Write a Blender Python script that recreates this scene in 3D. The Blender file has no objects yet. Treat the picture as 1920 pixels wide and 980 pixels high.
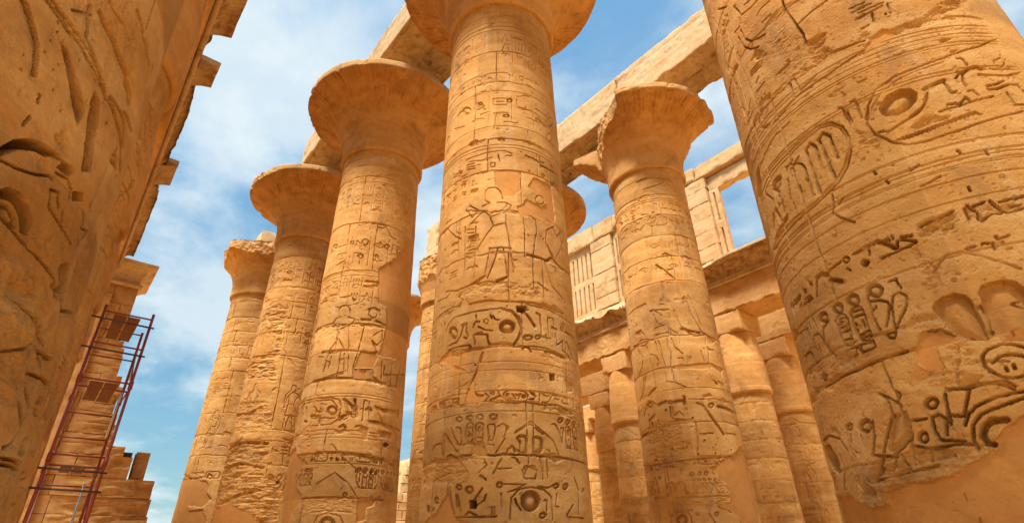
import bpy, math, random
import numpy as np
from mathutils import Vector, Matrix

# ------------------------------------------------------------------ camera, sky, sun, exposure
S = bpy.context.scene
COL = S.collection
FOC, PITCH, YAW, ROLL, CAMZ = 1022.05, 0.50870, 0.69060, -0.0199, 1.6
_c, _s = math.cos(YAW), math.sin(YAW)
_F = np.array([_c, -_s, 0.0]); _R = np.array([-_s, -_c, 0.0])
_cp, _sp = math.cos(PITCH), math.sin(PITCH)
FW = _F*_cp + np.array([0, 0, _sp]); UP0 = -_F*_sp + np.array([0, 0, _cp])
_cr, _sr = math.cos(ROLL), math.sin(ROLL)
CR = _cr*_R + _sr*UP0; CU = -_sr*_R + _cr*UP0
CAM = np.array([0, 0, CAMZ])
cam_d = bpy.data.cameras.new('camera'); cam = bpy.data.objects.new('camera', cam_d); COL.objects.link(cam)
cam_d.sensor_width = 36.0; cam_d.lens = FOC/1920*36.0; cam_d.clip_start = 0.05; cam_d.clip_end = 6000
m = Matrix.Identity(4)
for i in range(3):
    m[i][0] = CR[i]; m[i][1] = CU[i]; m[i][2] = -FW[i]; m[i][3] = CAM[i]
cam.matrix_world = m
S.camera = cam
S.view_settings.view_transform = 'Standard'; S.view_settings.look = 'None'
S.view_settings.gamma = 1.0; S.view_settings.use_curve_mapping = False
S.view_settings.exposure = 1.80

SUN_DIR = Vector((-0.13, 0.40, 0.91)).normalized()      # towards the sun
sl = bpy.data.lights.new('sun', 'SUN'); sl.energy = 2.9; sl.angle = math.radians(14); sl.color = (1.0, 0.975, 0.93)
so = bpy.data.objects.new('sun', sl); COL.objects.link(so)
so.rotation_euler = SUN_DIR.to_track_quat('Z', 'Y').to_euler()

W = bpy.data.worlds.new('World'); S.world = W; W.use_nodes = True
nt = W.node_tree; N = nt.nodes; LK = nt.links
bg = N['Background']; bg.inputs[1].default_value = 0.096
sky = N.new('ShaderNodeTexSky'); sky.sky_type = 'NISHITA'; sky.sun_disc = False
sky.sun_elevation = math.asin(SUN_DIR.z); sky.sun_rotation = math.atan2(SUN_DIR.x, SUN_DIR.y)
sky.altitude = 80; sky.air_density = 1.0; sky.dust_density = 0.8; sky.ozone_density = 0.15
def nd(t, **kw):
    n = N.new(t)
    for k, v in kw.items(): setattr(n, k, v)
    return n
def mth(op, a, b=None, clamp=False):
    n = N.new('ShaderNodeMath'); n.operation = op; n.use_clamp = clamp
    for i, x in enumerate((a, b)):
        if x is None: continue
        if isinstance(x, (int, float)): n.inputs[i].default_value = x
        else: LK.new(x, n.inputs[i])
    return n.outputs[0]
tc = nd('ShaderNodeTexCoord'); sep = nd('ShaderNodeSeparateXYZ'); LK.new(tc.outputs['Generated'], sep.inputs[0])
den = mth('ADD', mth('MAXIMUM', sep.outputs[2], 0.0), 0.22)
cmb = nd('ShaderNodeCombineXYZ')
LK.new(mth('DIVIDE', sep.outputs[0], den), cmb.inputs[0]); LK.new(mth('DIVIDE', sep.outputs[1], den), cmb.inputs[1])
cmb.inputs[2].default_value = 3.7
def cloud(scale, det, rough, dist, lo, hi, off):
    mp = nd('ShaderNodeMapping'); mp.inputs['Location'].default_value = off
    LK.new(cmb.outputs[0], mp.inputs[0])
    nz = nd('ShaderNodeTexNoise'); nz.inputs['Scale'].default_value = scale; nz.inputs['Detail'].default_value = det
    nz.inputs['Roughness'].default_value = rough; nz.inputs['Distortion'].default_value = dist
    LK.new(mp.outputs[0], nz.inputs['Vector'])
    mr = nd('ShaderNodeMapRange', interpolation_type='SMOOTHSTEP')
    mr.inputs[1].default_value = lo; mr.inputs[2].default_value = hi
    LK.new(nz.outputs[0], mr.inputs[0]); return mr.outputs[0]
CO = (2.05, 0.2, 0.0)
c1 = cloud(1.5, 8, 0.56, 0.25, 0.45, 0.64, CO)
c2 = cloud(4.2, 7, 0.62, 0.4, 0.42, 0.80, (4.0, 1.0, 0))
veil = cloud(0.8, 4, 0.5, 0.2, 0.30, 0.75, (9.0, 2.0, 0))
cl = mth('ADD', mth('MULTIPLY', c1, 0.80), mth('MULTIPLY', c2, 0.32))
cl = mth('ADD', cl, mth('MULTIPLY', veil, 0.22), True)
hz = mth('POWER', mth('SUBTRACT', 1.0, mth('MAXIMUM', sep.outputs[2], 0.0), True), 6.0)
cl = mth('MAXIMUM', cl, mth('MULTIPLY', hz, 0.40))
tn = nd('ShaderNodeMix', data_type='RGBA', blend_type='MULTIPLY'); tn.inputs[0].default_value = 1.0
LK.new(sky.outputs[0], tn.inputs[6]); tn.inputs[7].default_value = (0.50, 0.80, 0.79, 1)
mx = nd('ShaderNodeMix', data_type='RGBA')
LK.new(cl, mx.inputs[0]); mx.inputs[7].default_value = (2.35, 2.70, 2.88, 1)
dim = nd('ShaderNodeMapRange'); dim.inputs[1].default_value = 0.0; dim.inputs[2].default_value = 0.72
dim.inputs[3].default_value = 0.33; dim.inputs[4].default_value = 1.0; LK.new(sep.outputs[2], dim.inputs[0])
vs = nd('ShaderNodeVectorMath', operation='SCALE'); LK.new(tn.outputs[2], vs.inputs[0]); LK.new(dim.outputs[0], vs.inputs['Scale'])
LK.new(vs.outputs[0], mx.inputs[6])
LK.new(mx.outputs[2], bg.inputs[0])

# ------------------------------------------------------------------ noise
_L = np.random.RandomState(7).rand(64, 64, 64).astype(np.float32)*2-1
def vnoise(P, f):
    f = np.asarray(f, np.float32)
    Q = P.astype(np.float32)*f + 100.37
    I = np.floor(Q).astype(np.int32); U = Q-I; U = U*U*(3-2*U)
    i0 = I & 63; i1 = (I+1) & 63
    x0, y0, z0 = i0.T; x1, y1, z1 = i1.T; ux, uy, uz = U.T
    a = _L[x0, y0, z0]*(1-ux)+_L[x1, y0, z0]*ux; b = _L[x0, y1, z0]*(1-ux)+_L[x1, y1, z0]*ux
    c = _L[x0, y0, z1]*(1-ux)+_L[x1, y0, z1]*ux; d = _L[x0, y1, z1]*(1-ux)+_L[x1, y1, z1]*ux
    return (a*(1-uy)+b*uy)*(1-uz)+(c*(1-uy)+d*uy)*uz
def fbm(P, f, octv=4, g=0.5):
    f = np.asarray(f, np.float32); a = 1.0; t = 0; n = 0
    for o in range(octv):
        t = t + a*vnoise(P+np.float32(o*13.7), f); n += a; a *= g; f = f*2.03
    return t/n
def sstep(a, b, x):
    t = np.clip((x-a)/(b-a), 0, 1); return t*t*(3-2*t)

# ------------------------------------------------------------------ mesh building
def mesh_obj(name, V, Fq, mat, parent=None, attrs=None, smooth=True):
    me = bpy.data.meshes.new(name)
    V = np.ascontiguousarray(V, np.float32); Fq = np.ascontiguousarray(Fq, np.int32)
    k = Fq.shape[1]
    me.vertices.add(len(V)); me.vertices.foreach_set('co', V.ravel())
    me.loops.add(Fq.size); me.loops.foreach_set('vertex_index', Fq.ravel())
    me.polygons.add(len(Fq)); me.polygons.foreach_set('loop_start', np.arange(0, Fq.size, k, dtype=np.int32))
    me.polygons.foreach_set('use_smooth', np.full(len(Fq), smooth))
    if attrs:
        for an, arr in attrs.items():
            a = me.attributes.new(an, 'FLOAT', 'POINT'); a.data.foreach_set('value', np.ascontiguousarray(arr, np.float32).ravel())
    me.update(); me.validate()
    me.materials.append(mat)
    o = bpy.data.objects.new(name, me); COL.objects.link(o)
    if parent is not None: o.parent = parent
    return o
def grid_faces(nr, nc, wrap=False):
    idx = np.arange(nr*nc).reshape(nr, nc)
    if wrap: idx = np.concatenate([idx, idx[:, :1]], 1)
    a = idx[:-1, :-1]; b = idx[:-1, 1:]; c = idx[1:, 1:]; d = idx[1:, :-1]
    return np.stack([a, b, c, d], -1).reshape(-1, 4)
def tag(o, label, cat, group=None, kind=None):
    if label: o['label'] = label
    if cat: o['category'] = cat
    if group: o['group'] = group
    o['kind'] = kind or 'thing'
    return o
def empty(name, label, cat, loc=(0, 0, 0), group=None):
    o = bpy.data.objects.new(name, None); COL.objects.link(o); o.location = loc; o.empty_display_size = 0.3
    return tag(o, label, cat, group)

# ------------------------------------------------------------------ materials
def stone(name, c_dark, c_mid, c_light, plaster=(0.60, 0.33, 0.13), paint_or_shade=(0.30, 0.12, 0.04), pale=(0.62, 0.44, 0.24), scale=1.0, bump=0.75, streak=0.5):
    M = bpy.data.materials.new(name); M.use_nodes = True
    t = M.node_tree; n = t.nodes; l = t.links; b = n['Principled BSDF']
    b.inputs['Roughness'].default_value = 0.94
    b.inputs['Specular IOR Level'].default_value = 0.12
    tcx = n.new('ShaderNodeTexCoord'); geo = n.new('ShaderNodeNewGeometry')
    def noise(sc, det, ro, vec=None, dist=0.0):
        z = n.new('ShaderNodeTexNoise'); z.inputs['Scale'].default_value = sc; z.inputs['Detail'].default_value = det
        z.inputs['Roughness'].default_value = ro; z.inputs['Distortion'].default_value = dist
        l.new(vec if vec is not None else geo.outputs['Position'], z.inputs['Vector']); return z.outputs[0]
    def mapr(x, a, bb, c=0.0, d=1.0):
        r = n.new('ShaderNodeMapRange'); r.inputs[1].default_value = a; r.inputs[2].default_value = bb
        r.inputs[3].default_value = c; r.inputs[4].default_value = d; l.new(x, r.inputs[0]); return r.outputs[0]
    def mix(f, a, bb, mode='MIX'):
        q = n.new('ShaderNodeMix'); q.data_type = 'RGBA'; q.blend_type = mode
        for i, x in ((0, f), (6, a), (7, bb)):
            if isinstance(x, (int, float)): q.inputs[i].default_value = x
            elif isinstance(x, tuple): q.inputs[i].default_value = (*x, 1)
            else: l.new(x, q.inputs[i])
        return q.outputs[2]
    def attr(a):
        q = n.new('ShaderNodeAttribute'); q.attribute_name = a; return q.outputs['Fac']
    def mul(x, y):
        q = n.new('ShaderNodeMath'); q.operation = 'MULTIPLY'; q.use_clamp = True
        for i, v in enumerate((x, y)):
            if isinstance(v, (int, float)): q.inputs[i].default_value = v
            else: l.new(v, q.inputs[i])
        return q.outputs[0]
    mp = n.new('ShaderNodeMapping'); mp.inputs['Scale'].default_value = (0.55, 0.55, 2.6); l.new(geo.outputs['Position'], mp.inputs[0])
    mpv = n.new('ShaderNodeMapping'); mpv.inputs['Scale'].default_value = (3.0, 3.0, 0.22); l.new(geo.outputs['Position'], mpv.inputs[0])
    big = noise(0.55*scale, 7, 0.62); med = noise(3.1*scale, 8, 0.66, dist=0.4); bed = noise(1.3*scale, 6, 0.6, mp.outputs[0], 0.3)
    fine = noise(23*scale, 5, 0.7); run = noise(1.0, 6, 0.62, mpv.outputs[0])
    c = mix(mapr(big, 0.36, 0.64), c_dark, c_mid)
    c = mix(mul(mapr(bed, 0.42, 0.72), 0.75), c, c_light)
    c = mix(mul(mapr(med, 0.52, 0.72), 0.55), c, tuple(x*0.72 for x in c_dark))
    c = mix(mul(mapr(run, 0.55, 0.75), streak), c, pale)
    c = mix(mul(attr('pale'), mapr(med, 0.35, 0.6)), c, pale)
    c = mix(mul(attr('paint_or_shade'), mapr(med, 0.30, 0.62)), c, paint_or_shade)
    pl = mix(mapr(med, 0.35, 0.7), plaster, tuple(x*0.84 for x in plaster))
    grime = noise(0.9*scale, 9, 0.7, dist=0.8)
    c = mix(mul(mapr(grime, 0.53, 0.68), 0.68), c, (0.26, 0.135, 0.052))
    c = mix(mul(mapr(grime, 0.46, 0.30), 0.45), c, tuple(min(0.8, x*1.18) for x in c_light))
    dots = noise(9.0*scale, 3, 0.6)
    c = mix(mul(mapr(dots, 0.62, 0.74), 0.45), c, (0.20, 0.095, 0.035))
    trow = noise(1.7*scale, 9, 0.72, dist=1.5)
    pl = mix(mul(mapr(trow, 0.5, 0.68), 0.5), pl, tuple(x*0.66 for x in plaster)); pl = mix(mul(mapr(trow, 0.46, 0.32), 0.4), pl, tuple(x*1.2 for x in plaster))
    c = mix(attr('plaster'), c, pl)
    dr = n.new('ShaderNodeMath'); dr.operation = 'MULTIPLY_ADD'; l.new(attr('drum'), dr.inputs[0]); dr.inputs[1].default_value = 0.20; dr.inputs[2].default_value = 1.0
    q = n.new('ShaderNodeMix'); q.data_type = 'RGBA'; q.blend_type = 'MULTIPLY'; q.inputs[0].default_value = 1.0
    l.new(c, q.inputs[6]); l.new(dr.outputs[0], q.inputs[7]); c = q.outputs[2]
    c = mix(mapr(fine, 0.3, 0.75, 0.0, 0.22), c, tuple(x*0.55 for x in c_dark))
    l.new(c, b.inputs['Base Color'])
    bp = n.new('ShaderNodeBump'); bp.inputs['Distance'].default_value = 0.045
    notpl = n.new('ShaderNodeMath'); notpl.operation = 'MULTIPLY_ADD'; l.new(attr('plaster'), notpl.inputs[0]); notpl.inputs[1].default_value = -0.6*bump; notpl.inputs[2].default_value = bump
    l.new(notpl.outputs[0], bp.inputs['Strength'])
    hsum = n.new('ShaderNodeMath'); hsum.operation = 'MULTIPLY_ADD'; l.new(med, hsum.inputs[0]); hsum.inputs[1].default_value = 0.9
    l.new(mul(noise(38*scale, 7, 0.72), 1.0), hsum.inputs[2]); l.new(hsum.outputs[0], bp.inputs['Height'])
    l.new(bp.outputs[0], b.inputs['Normal'])
    return M
def plain(name, col, rough=0.6, var=0.3, sc=6, metal=0.0):
    M = bpy.data.materials.new(name); M.use_nodes = True
    t = M.node_tree; n = t.nodes; l = t.links; b = n['Principled BSDF']; b.inputs['Roughness'].default_value = rough; b.inputs['Metallic'].default_value = metal
    geo = n.new('ShaderNodeNewGeometry'); z = n.new('ShaderNodeTexNoise'); z.inputs['Scale'].default_value = sc; z.inputs['Detail'].default_value = 8
    l.new(geo.outputs['Position'], z.inputs['Vector'])
    q = n.new('ShaderNodeMix'); q.data_type = 'RGBA'; l.new(z.outputs[0], q.inputs[0])
    q.inputs[6].default_value = (*[x*(1-var) for x in col], 1); q.inputs[7].default_value = (*[min(1, x*(1+var)) for x in col], 1)
    l.new(q.outputs[2], b.inputs['Base Color'])
    bp = n.new('ShaderNodeBump'); bp.inputs['Strength'].default_value = 0.2; bp.inputs['Distance'].default_value = 0.01
    l.new(z.outputs[0], bp.inputs['Height']); l.new(bp.outputs[0], b.inputs['Normal'])
    return M
M_SHAFT = stone('carved_sandstone', (0.44, 0.202, 0.048), (0.55, 0.285, 0.078), (0.65, 0.395, 0.150), plaster=(0.50, 0.230, 0.062), paint_or_shade=(0.34, 0.125, 0.035))
M_CAP = stone('capital_sandstone', (0.48, 0.22, 0.055), (0.56, 0.28, 0.078), (0.64, 0.36, 0.13), paint_or_shade=(0.29, 0.100, 0.014), streak=0.15)
M_BEAM = stone('beam_sandstone', (0.54, 0.325, 0.140), (0.63, 0.42, 0.215), (0.70, 0.51, 0.30), paint_or_shade=(0.19, 0.070, 0.014), streak=0.3)
M_WALL = stone('wall_sandstone', (0.46, 0.22, 0.060), (0.56, 0.29, 0.092), (0.65, 0.38, 0.15), streak=0.3)
M_PALE = stone('window_wall_sandstone', (0.54, 0.30, 0.115), (0.65, 0.41, 0.19), (0.72, 0.50, 0.27), streak=0.3)
M_SAND = plain('sand', (0.66, 0.37, 0.12), 0.95, 0.15, 2)
M_RED = plain('red_paint', (0.23, 0.034, 0.020), 0.65, 0.6, 6)
M_PIPE = plain('dark_pipe', (0.055, 0.030, 0.024), 0.6, 0.4, 9)
M_STEEL = plain('pale_steel', (0.55, 0.53, 0.50), 0.4, 0.2, 9, 0.6)
M_WOOD = plain('old_board', (0.16, 0.055, 0.02), 0.85, 0.45, 5)

# ground
gx = np.array([[-3000, -3000, 0], [3000, -3000, 0], [3000, 3000, 0], [-3000, 3000, 0]], float)
tag(mesh_obj('ground', gx, np.array([[0, 1, 2, 3]]), M_SAND), 'sandy ground under the columns', 'ground', kind='structure')

# ------------------------------------------------------------------ photo pixel -> ray (used to find where a carving lies on a shaft)
def rays(uv):
    uv = np.asarray(uv, float).reshape(-1, 2)
    x = (uv[:, 0]-960)/FOC; y = (490-uv[:, 1])/FOC
    return x[:, None]*CR + y[:, None]*CU + FW

# ------------------------------------------------------------------ carved relief on a tapering shaft
GLYPHS = [
 [('c', .5, .5, .36)], [('c', .5, .5, .38), ('c', .5, .5, .08)],
 [('l', [(.5, .02), (.5, .55)]), ('l', [(.5, .55), (.3, .8), (.45, .98), (.62, .85), (.5, .55)])],
 [('l', [(0, .4), (.12, .6), (.25, .4), (.37, .6), (.5, .4), (.62, .6), (.75, .4), (.87, .6), (1, .4)])],
 [('l', [(.15, .1), (.15, .9), (.6, .9), (.6, .1)])],
 [('p', [(.05, .35), (.3, .3), (.75, .3), (.95, .2), (.8, .5), (.6, .6), (.45, .6), (.3, .85), (.12, .8), (.2, .6)]), ('l', [(.5, .3), (.5, .05), (.65, .05)])],
 [('l', [(.05, .3), (.2, .5), (.4, .35), (.6, .5), (.8, .35), (1, .4)]), ('l', [(.05, .3), (.05, .6), (.2, .65)])],
 [('p', [(.05, .3), (.95, .3), (.85, .55), (.5, .68), (.15, .55)])],
 [('l', [(.1, .5), (.5, .75), (.9, .5), (.5, .3), (.1, .5)]), ('c', .5, .52, .1)],
 [('l', [(.5, 0), (.5, .5)]), ('l', [(.2, .5), (.8, .5)]), ('l', [(.5, .5), (.3, .75), (.5, .98), (.7, .75), (.5, .5)])],
 [('p', [(.3, .05), (.75, .05), (.8, .35), (.6, .5), (.62, .75), (.5, .92), (.36, .78), (.4, .55), (.22, .4)])],
 [('p', [(.05, .38), (.95, .38), (.95, .56), (.05, .56)])],
 [('l', [(.1, .1), (.1, .9), (.9, .9), (.9, .1), (.1, .1)]), ('l', [(.3, .5), (.7, .5)])],
 [('l', [(.2, .05), (.5, .95), (.8, .05)])],
 [('l', [(.3, .05), (.3, .95)]), ('l', [(.7, .05), (.7, .95)])],
 [('l', [(.2, .05), (.2, .8)]), ('l', [(.5, .05), (.5, .8)]), ('l', [(.8, .05), (.8, .8)])],
 [('l', [(.1, .7), (.8, .7), (.8, .3), (.95, .3)])],
 [('l', [(.05, .8), (.4, .5), (.95, .2)]), ('l', [(.4, .5), (.35, .1)])],
 [('p', [(.4, .02), (.62, .02), (.64, .7), (.5, .98), (.36, .7)])],
 [('l', [(.1, .75), (.9, .75)]), ('l', [(.1, .5), (.9, .5)]), ('l', [(.1, .25), (.9, .25)])],
 [('l', [(.15, .9), (.2, .35), (.45, .15), (.7, .3), (.7, .5)])],
 [('p', [(.1, .15), (.55, .1), (.9, .3), (.6, .4), (.55, .7), (.35, .95), (.2, .7), (.3, .45)])],
]
DEPTH = 1.55
class Relief:
    def __init__(self, cx, cy, R0, k, dl, dr, zmin, zmax, ds, seed=1):
        self.cx, self.cy, self.R0, self.k, self.ds = cx, cy, R0, k, ds
        self.phi0 = math.atan2(-cy, -cx)
        self.Rm = R0-k*0.5*(zmin+zmax)
        self.s = np.arange(math.radians(dl)*self.Rm, math.radians(dr)*self.Rm, ds)
        self.z = np.arange(zmin, zmax, ds)
        self.ns, self.nz = len(self.s), len(self.z)
        self.H = np.zeros((self.nz, self.ns), np.float32)
        self.A = {a: np.zeros((self.nz, self.ns), np.float32) for a in ('plaster', 'paint_or_shade', 'pale')}
        self.rng = random.Random(seed)
        SS, ZZ = np.meshgrid(self.s, self.z)
        th = self.phi0+SS/self.Rm
        self.P3 = np.stack([cx+self.Rm*np.cos(th), cy+self.Rm*np.sin(th), ZZ], -1).reshape(-1, 3).astype(np.float32)
        self.JS = 0.010*fbm(self.P3, 6, 3).reshape(self.nz, self.ns); self.JZ = 0.010*fbm(self.P3+31, 6, 3).reshape(self.nz, self.ns)
        self.cr = (0, 0, 1.0)
    def crop(self, ox, oy, sc): self.cr = (ox, oy, sc); return self
    def px(self, pts):
        ox, oy, sc = self.cr
        uv = np.array([(ox+sc*a, oy+sc*b) for a, b in pts], float)
        d = rays(uv); ax, ay = -self.cx, -self.cy
        r0 = self.R0-self.k*CAMZ
        A = d[:, 0]**2+d[:, 1]**2-(self.k*d[:, 2])**2
        B = ax*d[:, 0]+ay*d[:, 1]+r0*self.k*d[:, 2]
        C = ax*ax+ay*ay-r0*r0
        t = (-B-np.sqrt(np.maximum(B*B-A*C, 0)))/A
        X = ax+t*d[:, 0]; Y = ay+t*d[:, 1]; Z = CAMZ+t*d[:, 2]
        th = np.arctan2(Y, X)-self.phi0; th = (th+np.pi) % (2*np.pi)-np.pi
        self.mpp = float(np.mean(t))*sc/FOC
        return np.stack([th*self.Rm, Z], -1)
    def win(self, q, mar):
        a = np.searchsorted(self.s, q[:, 0].min()-mar); b = np.searchsorted(self.s, q[:, 0].max()+mar)
        c = np.searchsorted(self.z, q[:, 1].min()-mar); d = np.searchsorted(self.z, q[:, 1].max()+mar)
        if b <= a or d <= c: return None
        sl = (slice(c, d), slice(a, b))
        Sg, Zg = np.meshgrid(self.s[a:b], self.z[c:d])
        return sl, Sg+self.JS[sl], Zg+self.JZ[sl]
    @staticmethod
    def dist(Sg, Zg, q, close=False):
        D = np.full(Sg.shape, 1e9)
        qq = list(q)+([q[0]] if close else [])
        if len(qq) == 1: return np.hypot(Sg-qq[0][0], Zg-qq[0][1])
        for (x0, y0), (x1, y1) in zip(qq[:-1], qq[1:]):
            dx, dy = x1-x0, y1-y0; L2 = dx*dx+dy*dy+1e-12
            t = np.clip(((Sg-x0)*dx+(Zg-y0)*dy)/L2, 0, 1)
            D = np.minimum(D, (Sg-x0-t*dx)**2+(Zg-y0-t*dy)**2)
        return np.sqrt(D)
    @staticmethod
    def inside(Sg, Zg, q):
        r = np.zeros(Sg.shape, bool); n = len(q)
        for i in range(n):
            x0, y0 = q[i]; x1, y1 = q[(i+1) % n]
            if y0 == y1: continue
            r ^= ((y0 > Zg) != (y1 > Zg)) & (Sg < (x1-x0)*(Zg-y0)/(y1-y0)+x0)
        return r
    # metric primitives
    def g_m(self, q, w, d):
        q = np.asarray(q, float); d = d*DEPTH; w = max(w, 1.8*self.ds); r = self.win(q, 3.2*w+0.03)
        if r is None: return
        sl, Sg, Zg = r; D = self.dist(Sg, Zg, q); e = max(self.ds*.8, w*.2)
        dv = d*np.clip(.95+.9*self.JS[sl]/.010+.6*self.JZ[sl]/.010, .45, 1.35)
        h = -dv*(1-sstep(w/2-e*.6, w/2+e*.6, D))
        if w > 2.6*self.ds:                              # chiselled profile: sharp upper edge, long soft lower flank
            D2 = self.dist(Sg, Zg+.75*w, q); h = np.minimum(h, -.18*dv*(1-sstep(w*.2, w*1.7, D2)))
        self.H[sl] = np.minimum(self.H[sl], h)
    def p_m(self, q, d, bulge=.6):
        q = np.asarray(q, float); d = d*DEPTH; r = self.win(q, .05)
        if r is None: return
        sl, Sg, Zg = r; ins = self.inside(Sg, Zg, q); D = self.dist(Sg, Zg, q, True)
        D = np.where(ins, D, 0); mxd = max(float(D.max()), self.ds)
        e = max(self.ds*1.2, .011)
        h = -d*sstep(0, e, D)*(1-bulge*sstep(min(e, mxd*.3), mxd*.85, D))
        self.H[sl] = np.where(ins, np.minimum(self.H[sl], h), self.H[sl])
    def c_m(self, s, z, r, d, bulge=.75, ry=None):
        ry = ry or r; a = np.linspace(0, 2*np.pi, 25)[:-1]
        self.p_m(np.stack([s+r*np.cos(a), z+ry*np.sin(a)], -1), d, bulge)
    # pixel primitives
    def g(self, pts, w=8, d=.028):
        q = self.px(pts); self.g_m(q, w*self.mpp, d)
    def gs(self, w, d, *lines):
        for p in lines: self.g(p, w, d)
    def p(self, pts, d=.04, bulge=.6): self.p_m(self.px(pts), d, bulge)
    def c(self, x, y, rx, ry=None, d=.04, bulge=.75):
        ry = ry or rx; a = np.linspace(0, 2*np.pi, 25)[:-1]
        self.p_m(self.px([(x+rx*math.cos(t), y+ry*math.sin(t)) for t in a]), d, bulge)
    def ring_o(self, x, y, rx, ry=None, w=8, d=.025):
        ry = ry or rx; a = np.linspace(0, 2*np.pi, 25)
        self.g([(x+rx*math.cos(t), y+ry*math.sin(t)) for t in a], w, d)
    def zat(self, x, y): return float(self.px([(x, y)])[0, 1])
    def ring_z(self, z, w=.012, d=.012):
        e = max(w, 1.6*self.ds)
        c = np.searchsorted(self.z, z-.06-e); b = np.searchsorted(self.z, z+.06+e)
        if b <= c: return
        D = np.abs(self.z[c:b, None]-z+self.JZ[c:b]*.7)
        self.H[c:b] = np.minimum(self.H[c:b], -d*(1-sstep(e*.25, e*.8, D)))
    def ring(self, x, y, w=.012, d=.012): self.ring_z(self.zat(x, y), w, d)
    def joint(self, z, w=.022, d=.04, wob=.06):
        base = wob*fbm(self.P3[::1]*np.array([1, 1, .0], np.float32)+z*7.3, 1.6, 4).reshape(self.nz, self.ns)[0]
        gap = .55+.6*fbm(self.P3+z, 1.1, 3).reshape(self.nz, self.ns)[0]
        c = max(0, np.searchsorted(self.z, z-.3)); b = np.searchsorted(self.z, z+.3)
        D = np.abs(self.z[c:b, None]-z-base[None]); e = max(w, 1.6*self.ds)
        self.H[c:b] = np.minimum(self.H[c:b], -d*np.clip(gap, .15, 1)[None]*(1-sstep(e*.2, e*(.7+.6*np.clip(gap, 0, 1))[None], D)))
    def vjoint(self, s, z0, z1, w=.014, d=.03):
        self.g_m([(s, z0), (s+self.rng.uniform(-.03, .03), (z0+z1)/2), (s, z1)], w, d)
    def region(self, pts, jit, soft, metric=False):
        q = np.asarray(pts, float) if metric else self.px(pts)
        r = self.win(q, .35)
        if r is None: return None
        sl, Sg, Zg = r; sh = Sg.shape
        idx = np.arange(self.nz*self.ns).reshape(self.nz, self.ns)[sl].ravel()
        P = self.P3[idx]
        Sg = Sg+jit*fbm(P, 3.0, 5, .6).reshape(sh); Zg = Zg+jit*fbm(P+57, 3.0, 5, .6).reshape(sh)
        ins = self.inside(Sg, Zg, q); D = self.dist(Sg, Zg, q, True); D = np.where(ins, D, -D)
        return sl, sstep(-soft/2, soft/2, D), P, sh
    def patch(self, pts, depth=.012, jit=.06, soft=None, name='plaster', val=1.0, metric=False):
        r = self.region(pts, jit, soft or max(.02, 2*self.ds), metric)
        if r is None: return
        sl, mk, P, sh = r
        lip = np.exp(-((mk-.5)/.22)**2)*.018
        h = -depth + .010*fbm(P, 1.2, 3).reshape(sh)
        self.H[sl] = self.H[sl]*(1-mk)+h*mk - lip*(.5+.5*fbm(P, 8, 2).reshape(sh))
        self.A[name][sl] = np.maximum(self.A[name][sl], mk*val)
    def tint(self, pts, name='paint_or_shade', val=.6, jit=.03, soft=.04):
        r = self.region(pts, jit, soft)
        if r is None: return
        sl, mk, P, sh = r; self.A[name][sl] = np.maximum(self.A[name][sl], mk*val)
    def erode(self, pts, amp=.05, f=5, keep=.4, jit=.1, soft=.15, metric=False, str_=(1, 1, 2.2), oct_=5):
        r = self.region(pts, jit, soft, metric)
        if r is None: return
        sl, mk, P, sh = r
        nz = fbm(P, f*np.array(str_), oct_, .6).reshape(sh)
        h = -amp*(.55+nz*1.1)
        self.H[sl] = self.H[sl]*(1-mk*(1-keep))+h*mk
    def hole(self, pts, d=.22): self.p(pts, d, 0.0)
    # writing made of the sign list
    def sign(self, gi, s, z, w, h, d, lw):
        lw *= self.rng.uniform(.7, 1.5); d *= self.rng.uniform(.75, 1.3)
        for pr in GLYPHS[gi]:
            if pr[0] == 'c': self.c_m(s+pr[1]*w, z+pr[2]*h, pr[3]*min(w, h), d, .6)
            elif pr[0] == 'l': self.g_m([(s+a*w, z+b*h) for a, b in pr[1]], lw, d)
            else: self.p_m([(s+a*w, z+b*h) for a, b in pr[1]], d, .5)
    def text_row(self, z0, z1, s0, s1, d=.025, lw=None, dens=1.0):
        h = z1-z0; lw = lw or h*.085; s = s0; R = self.rng
        while s < s1:
            k = R.random()
            if k < .12 and s+2.0*h < s1:
                L = R.uniform(1.5, 2.1)*h
                a = [(s+h*.25, z0+.04*h), (s+L-h*.25, z0+.04*h), (s+L, z0+h*.25), (s+L, z0+h*.75), (s+L-h*.25, z0+.96*h), (s+h*.25, z0+.96*h), (s, z0+h*.75), (s, z0+h*.25), (s+h*.25, z0+.04*h)]
                self.g_m(a, lw, d); t = s+.2*h
                while t < s+L-.45*h:
                    self.sign(R.randrange(len(GLYPHS)), t, z0+.2*h, .4*h, .6*h, d, lw); t += .46*h
                s += L+.15*h
            elif k < .5:
                w = R.uniform(.35, .65)*h; self.sign(R.randrange(len(GLYPHS)), s, z0+.06*h, w, .88*h, d, lw); s += w+.14*h
            else:
                w = R.uniform(.45, .8)*h
                self.sign(R.randrange(len(GLYPHS)), s, z0+.03*h, w, .42*h, d, lw); self.sign(R.randrange(len(GLYPHS)), s, z0+.53*h, w, .42*h, d, lw); s += w+.14*h
    def text_cols(self, z0, z1, s0, s1, cw, d=.018, lw=None, div=True, skip=0.1):
        lw = lw or cw*.09; s = s0; R = self.rng
        while s < s1:
            if div: self.g_m([(s, z0), (s, z1)], lw*.7, d*.8)
            z = z1
            if R.random() > skip:
                while z > z0+.5*cw:
                    h = R.uniform(.45, .85)*cw; z -= h+.1*cw
                    if z < z0: break
                    self.sign(R.randrange(len(GLYPHS)), s+.12*cw, z, .76*cw, h, d, lw)
            s += cw
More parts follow.
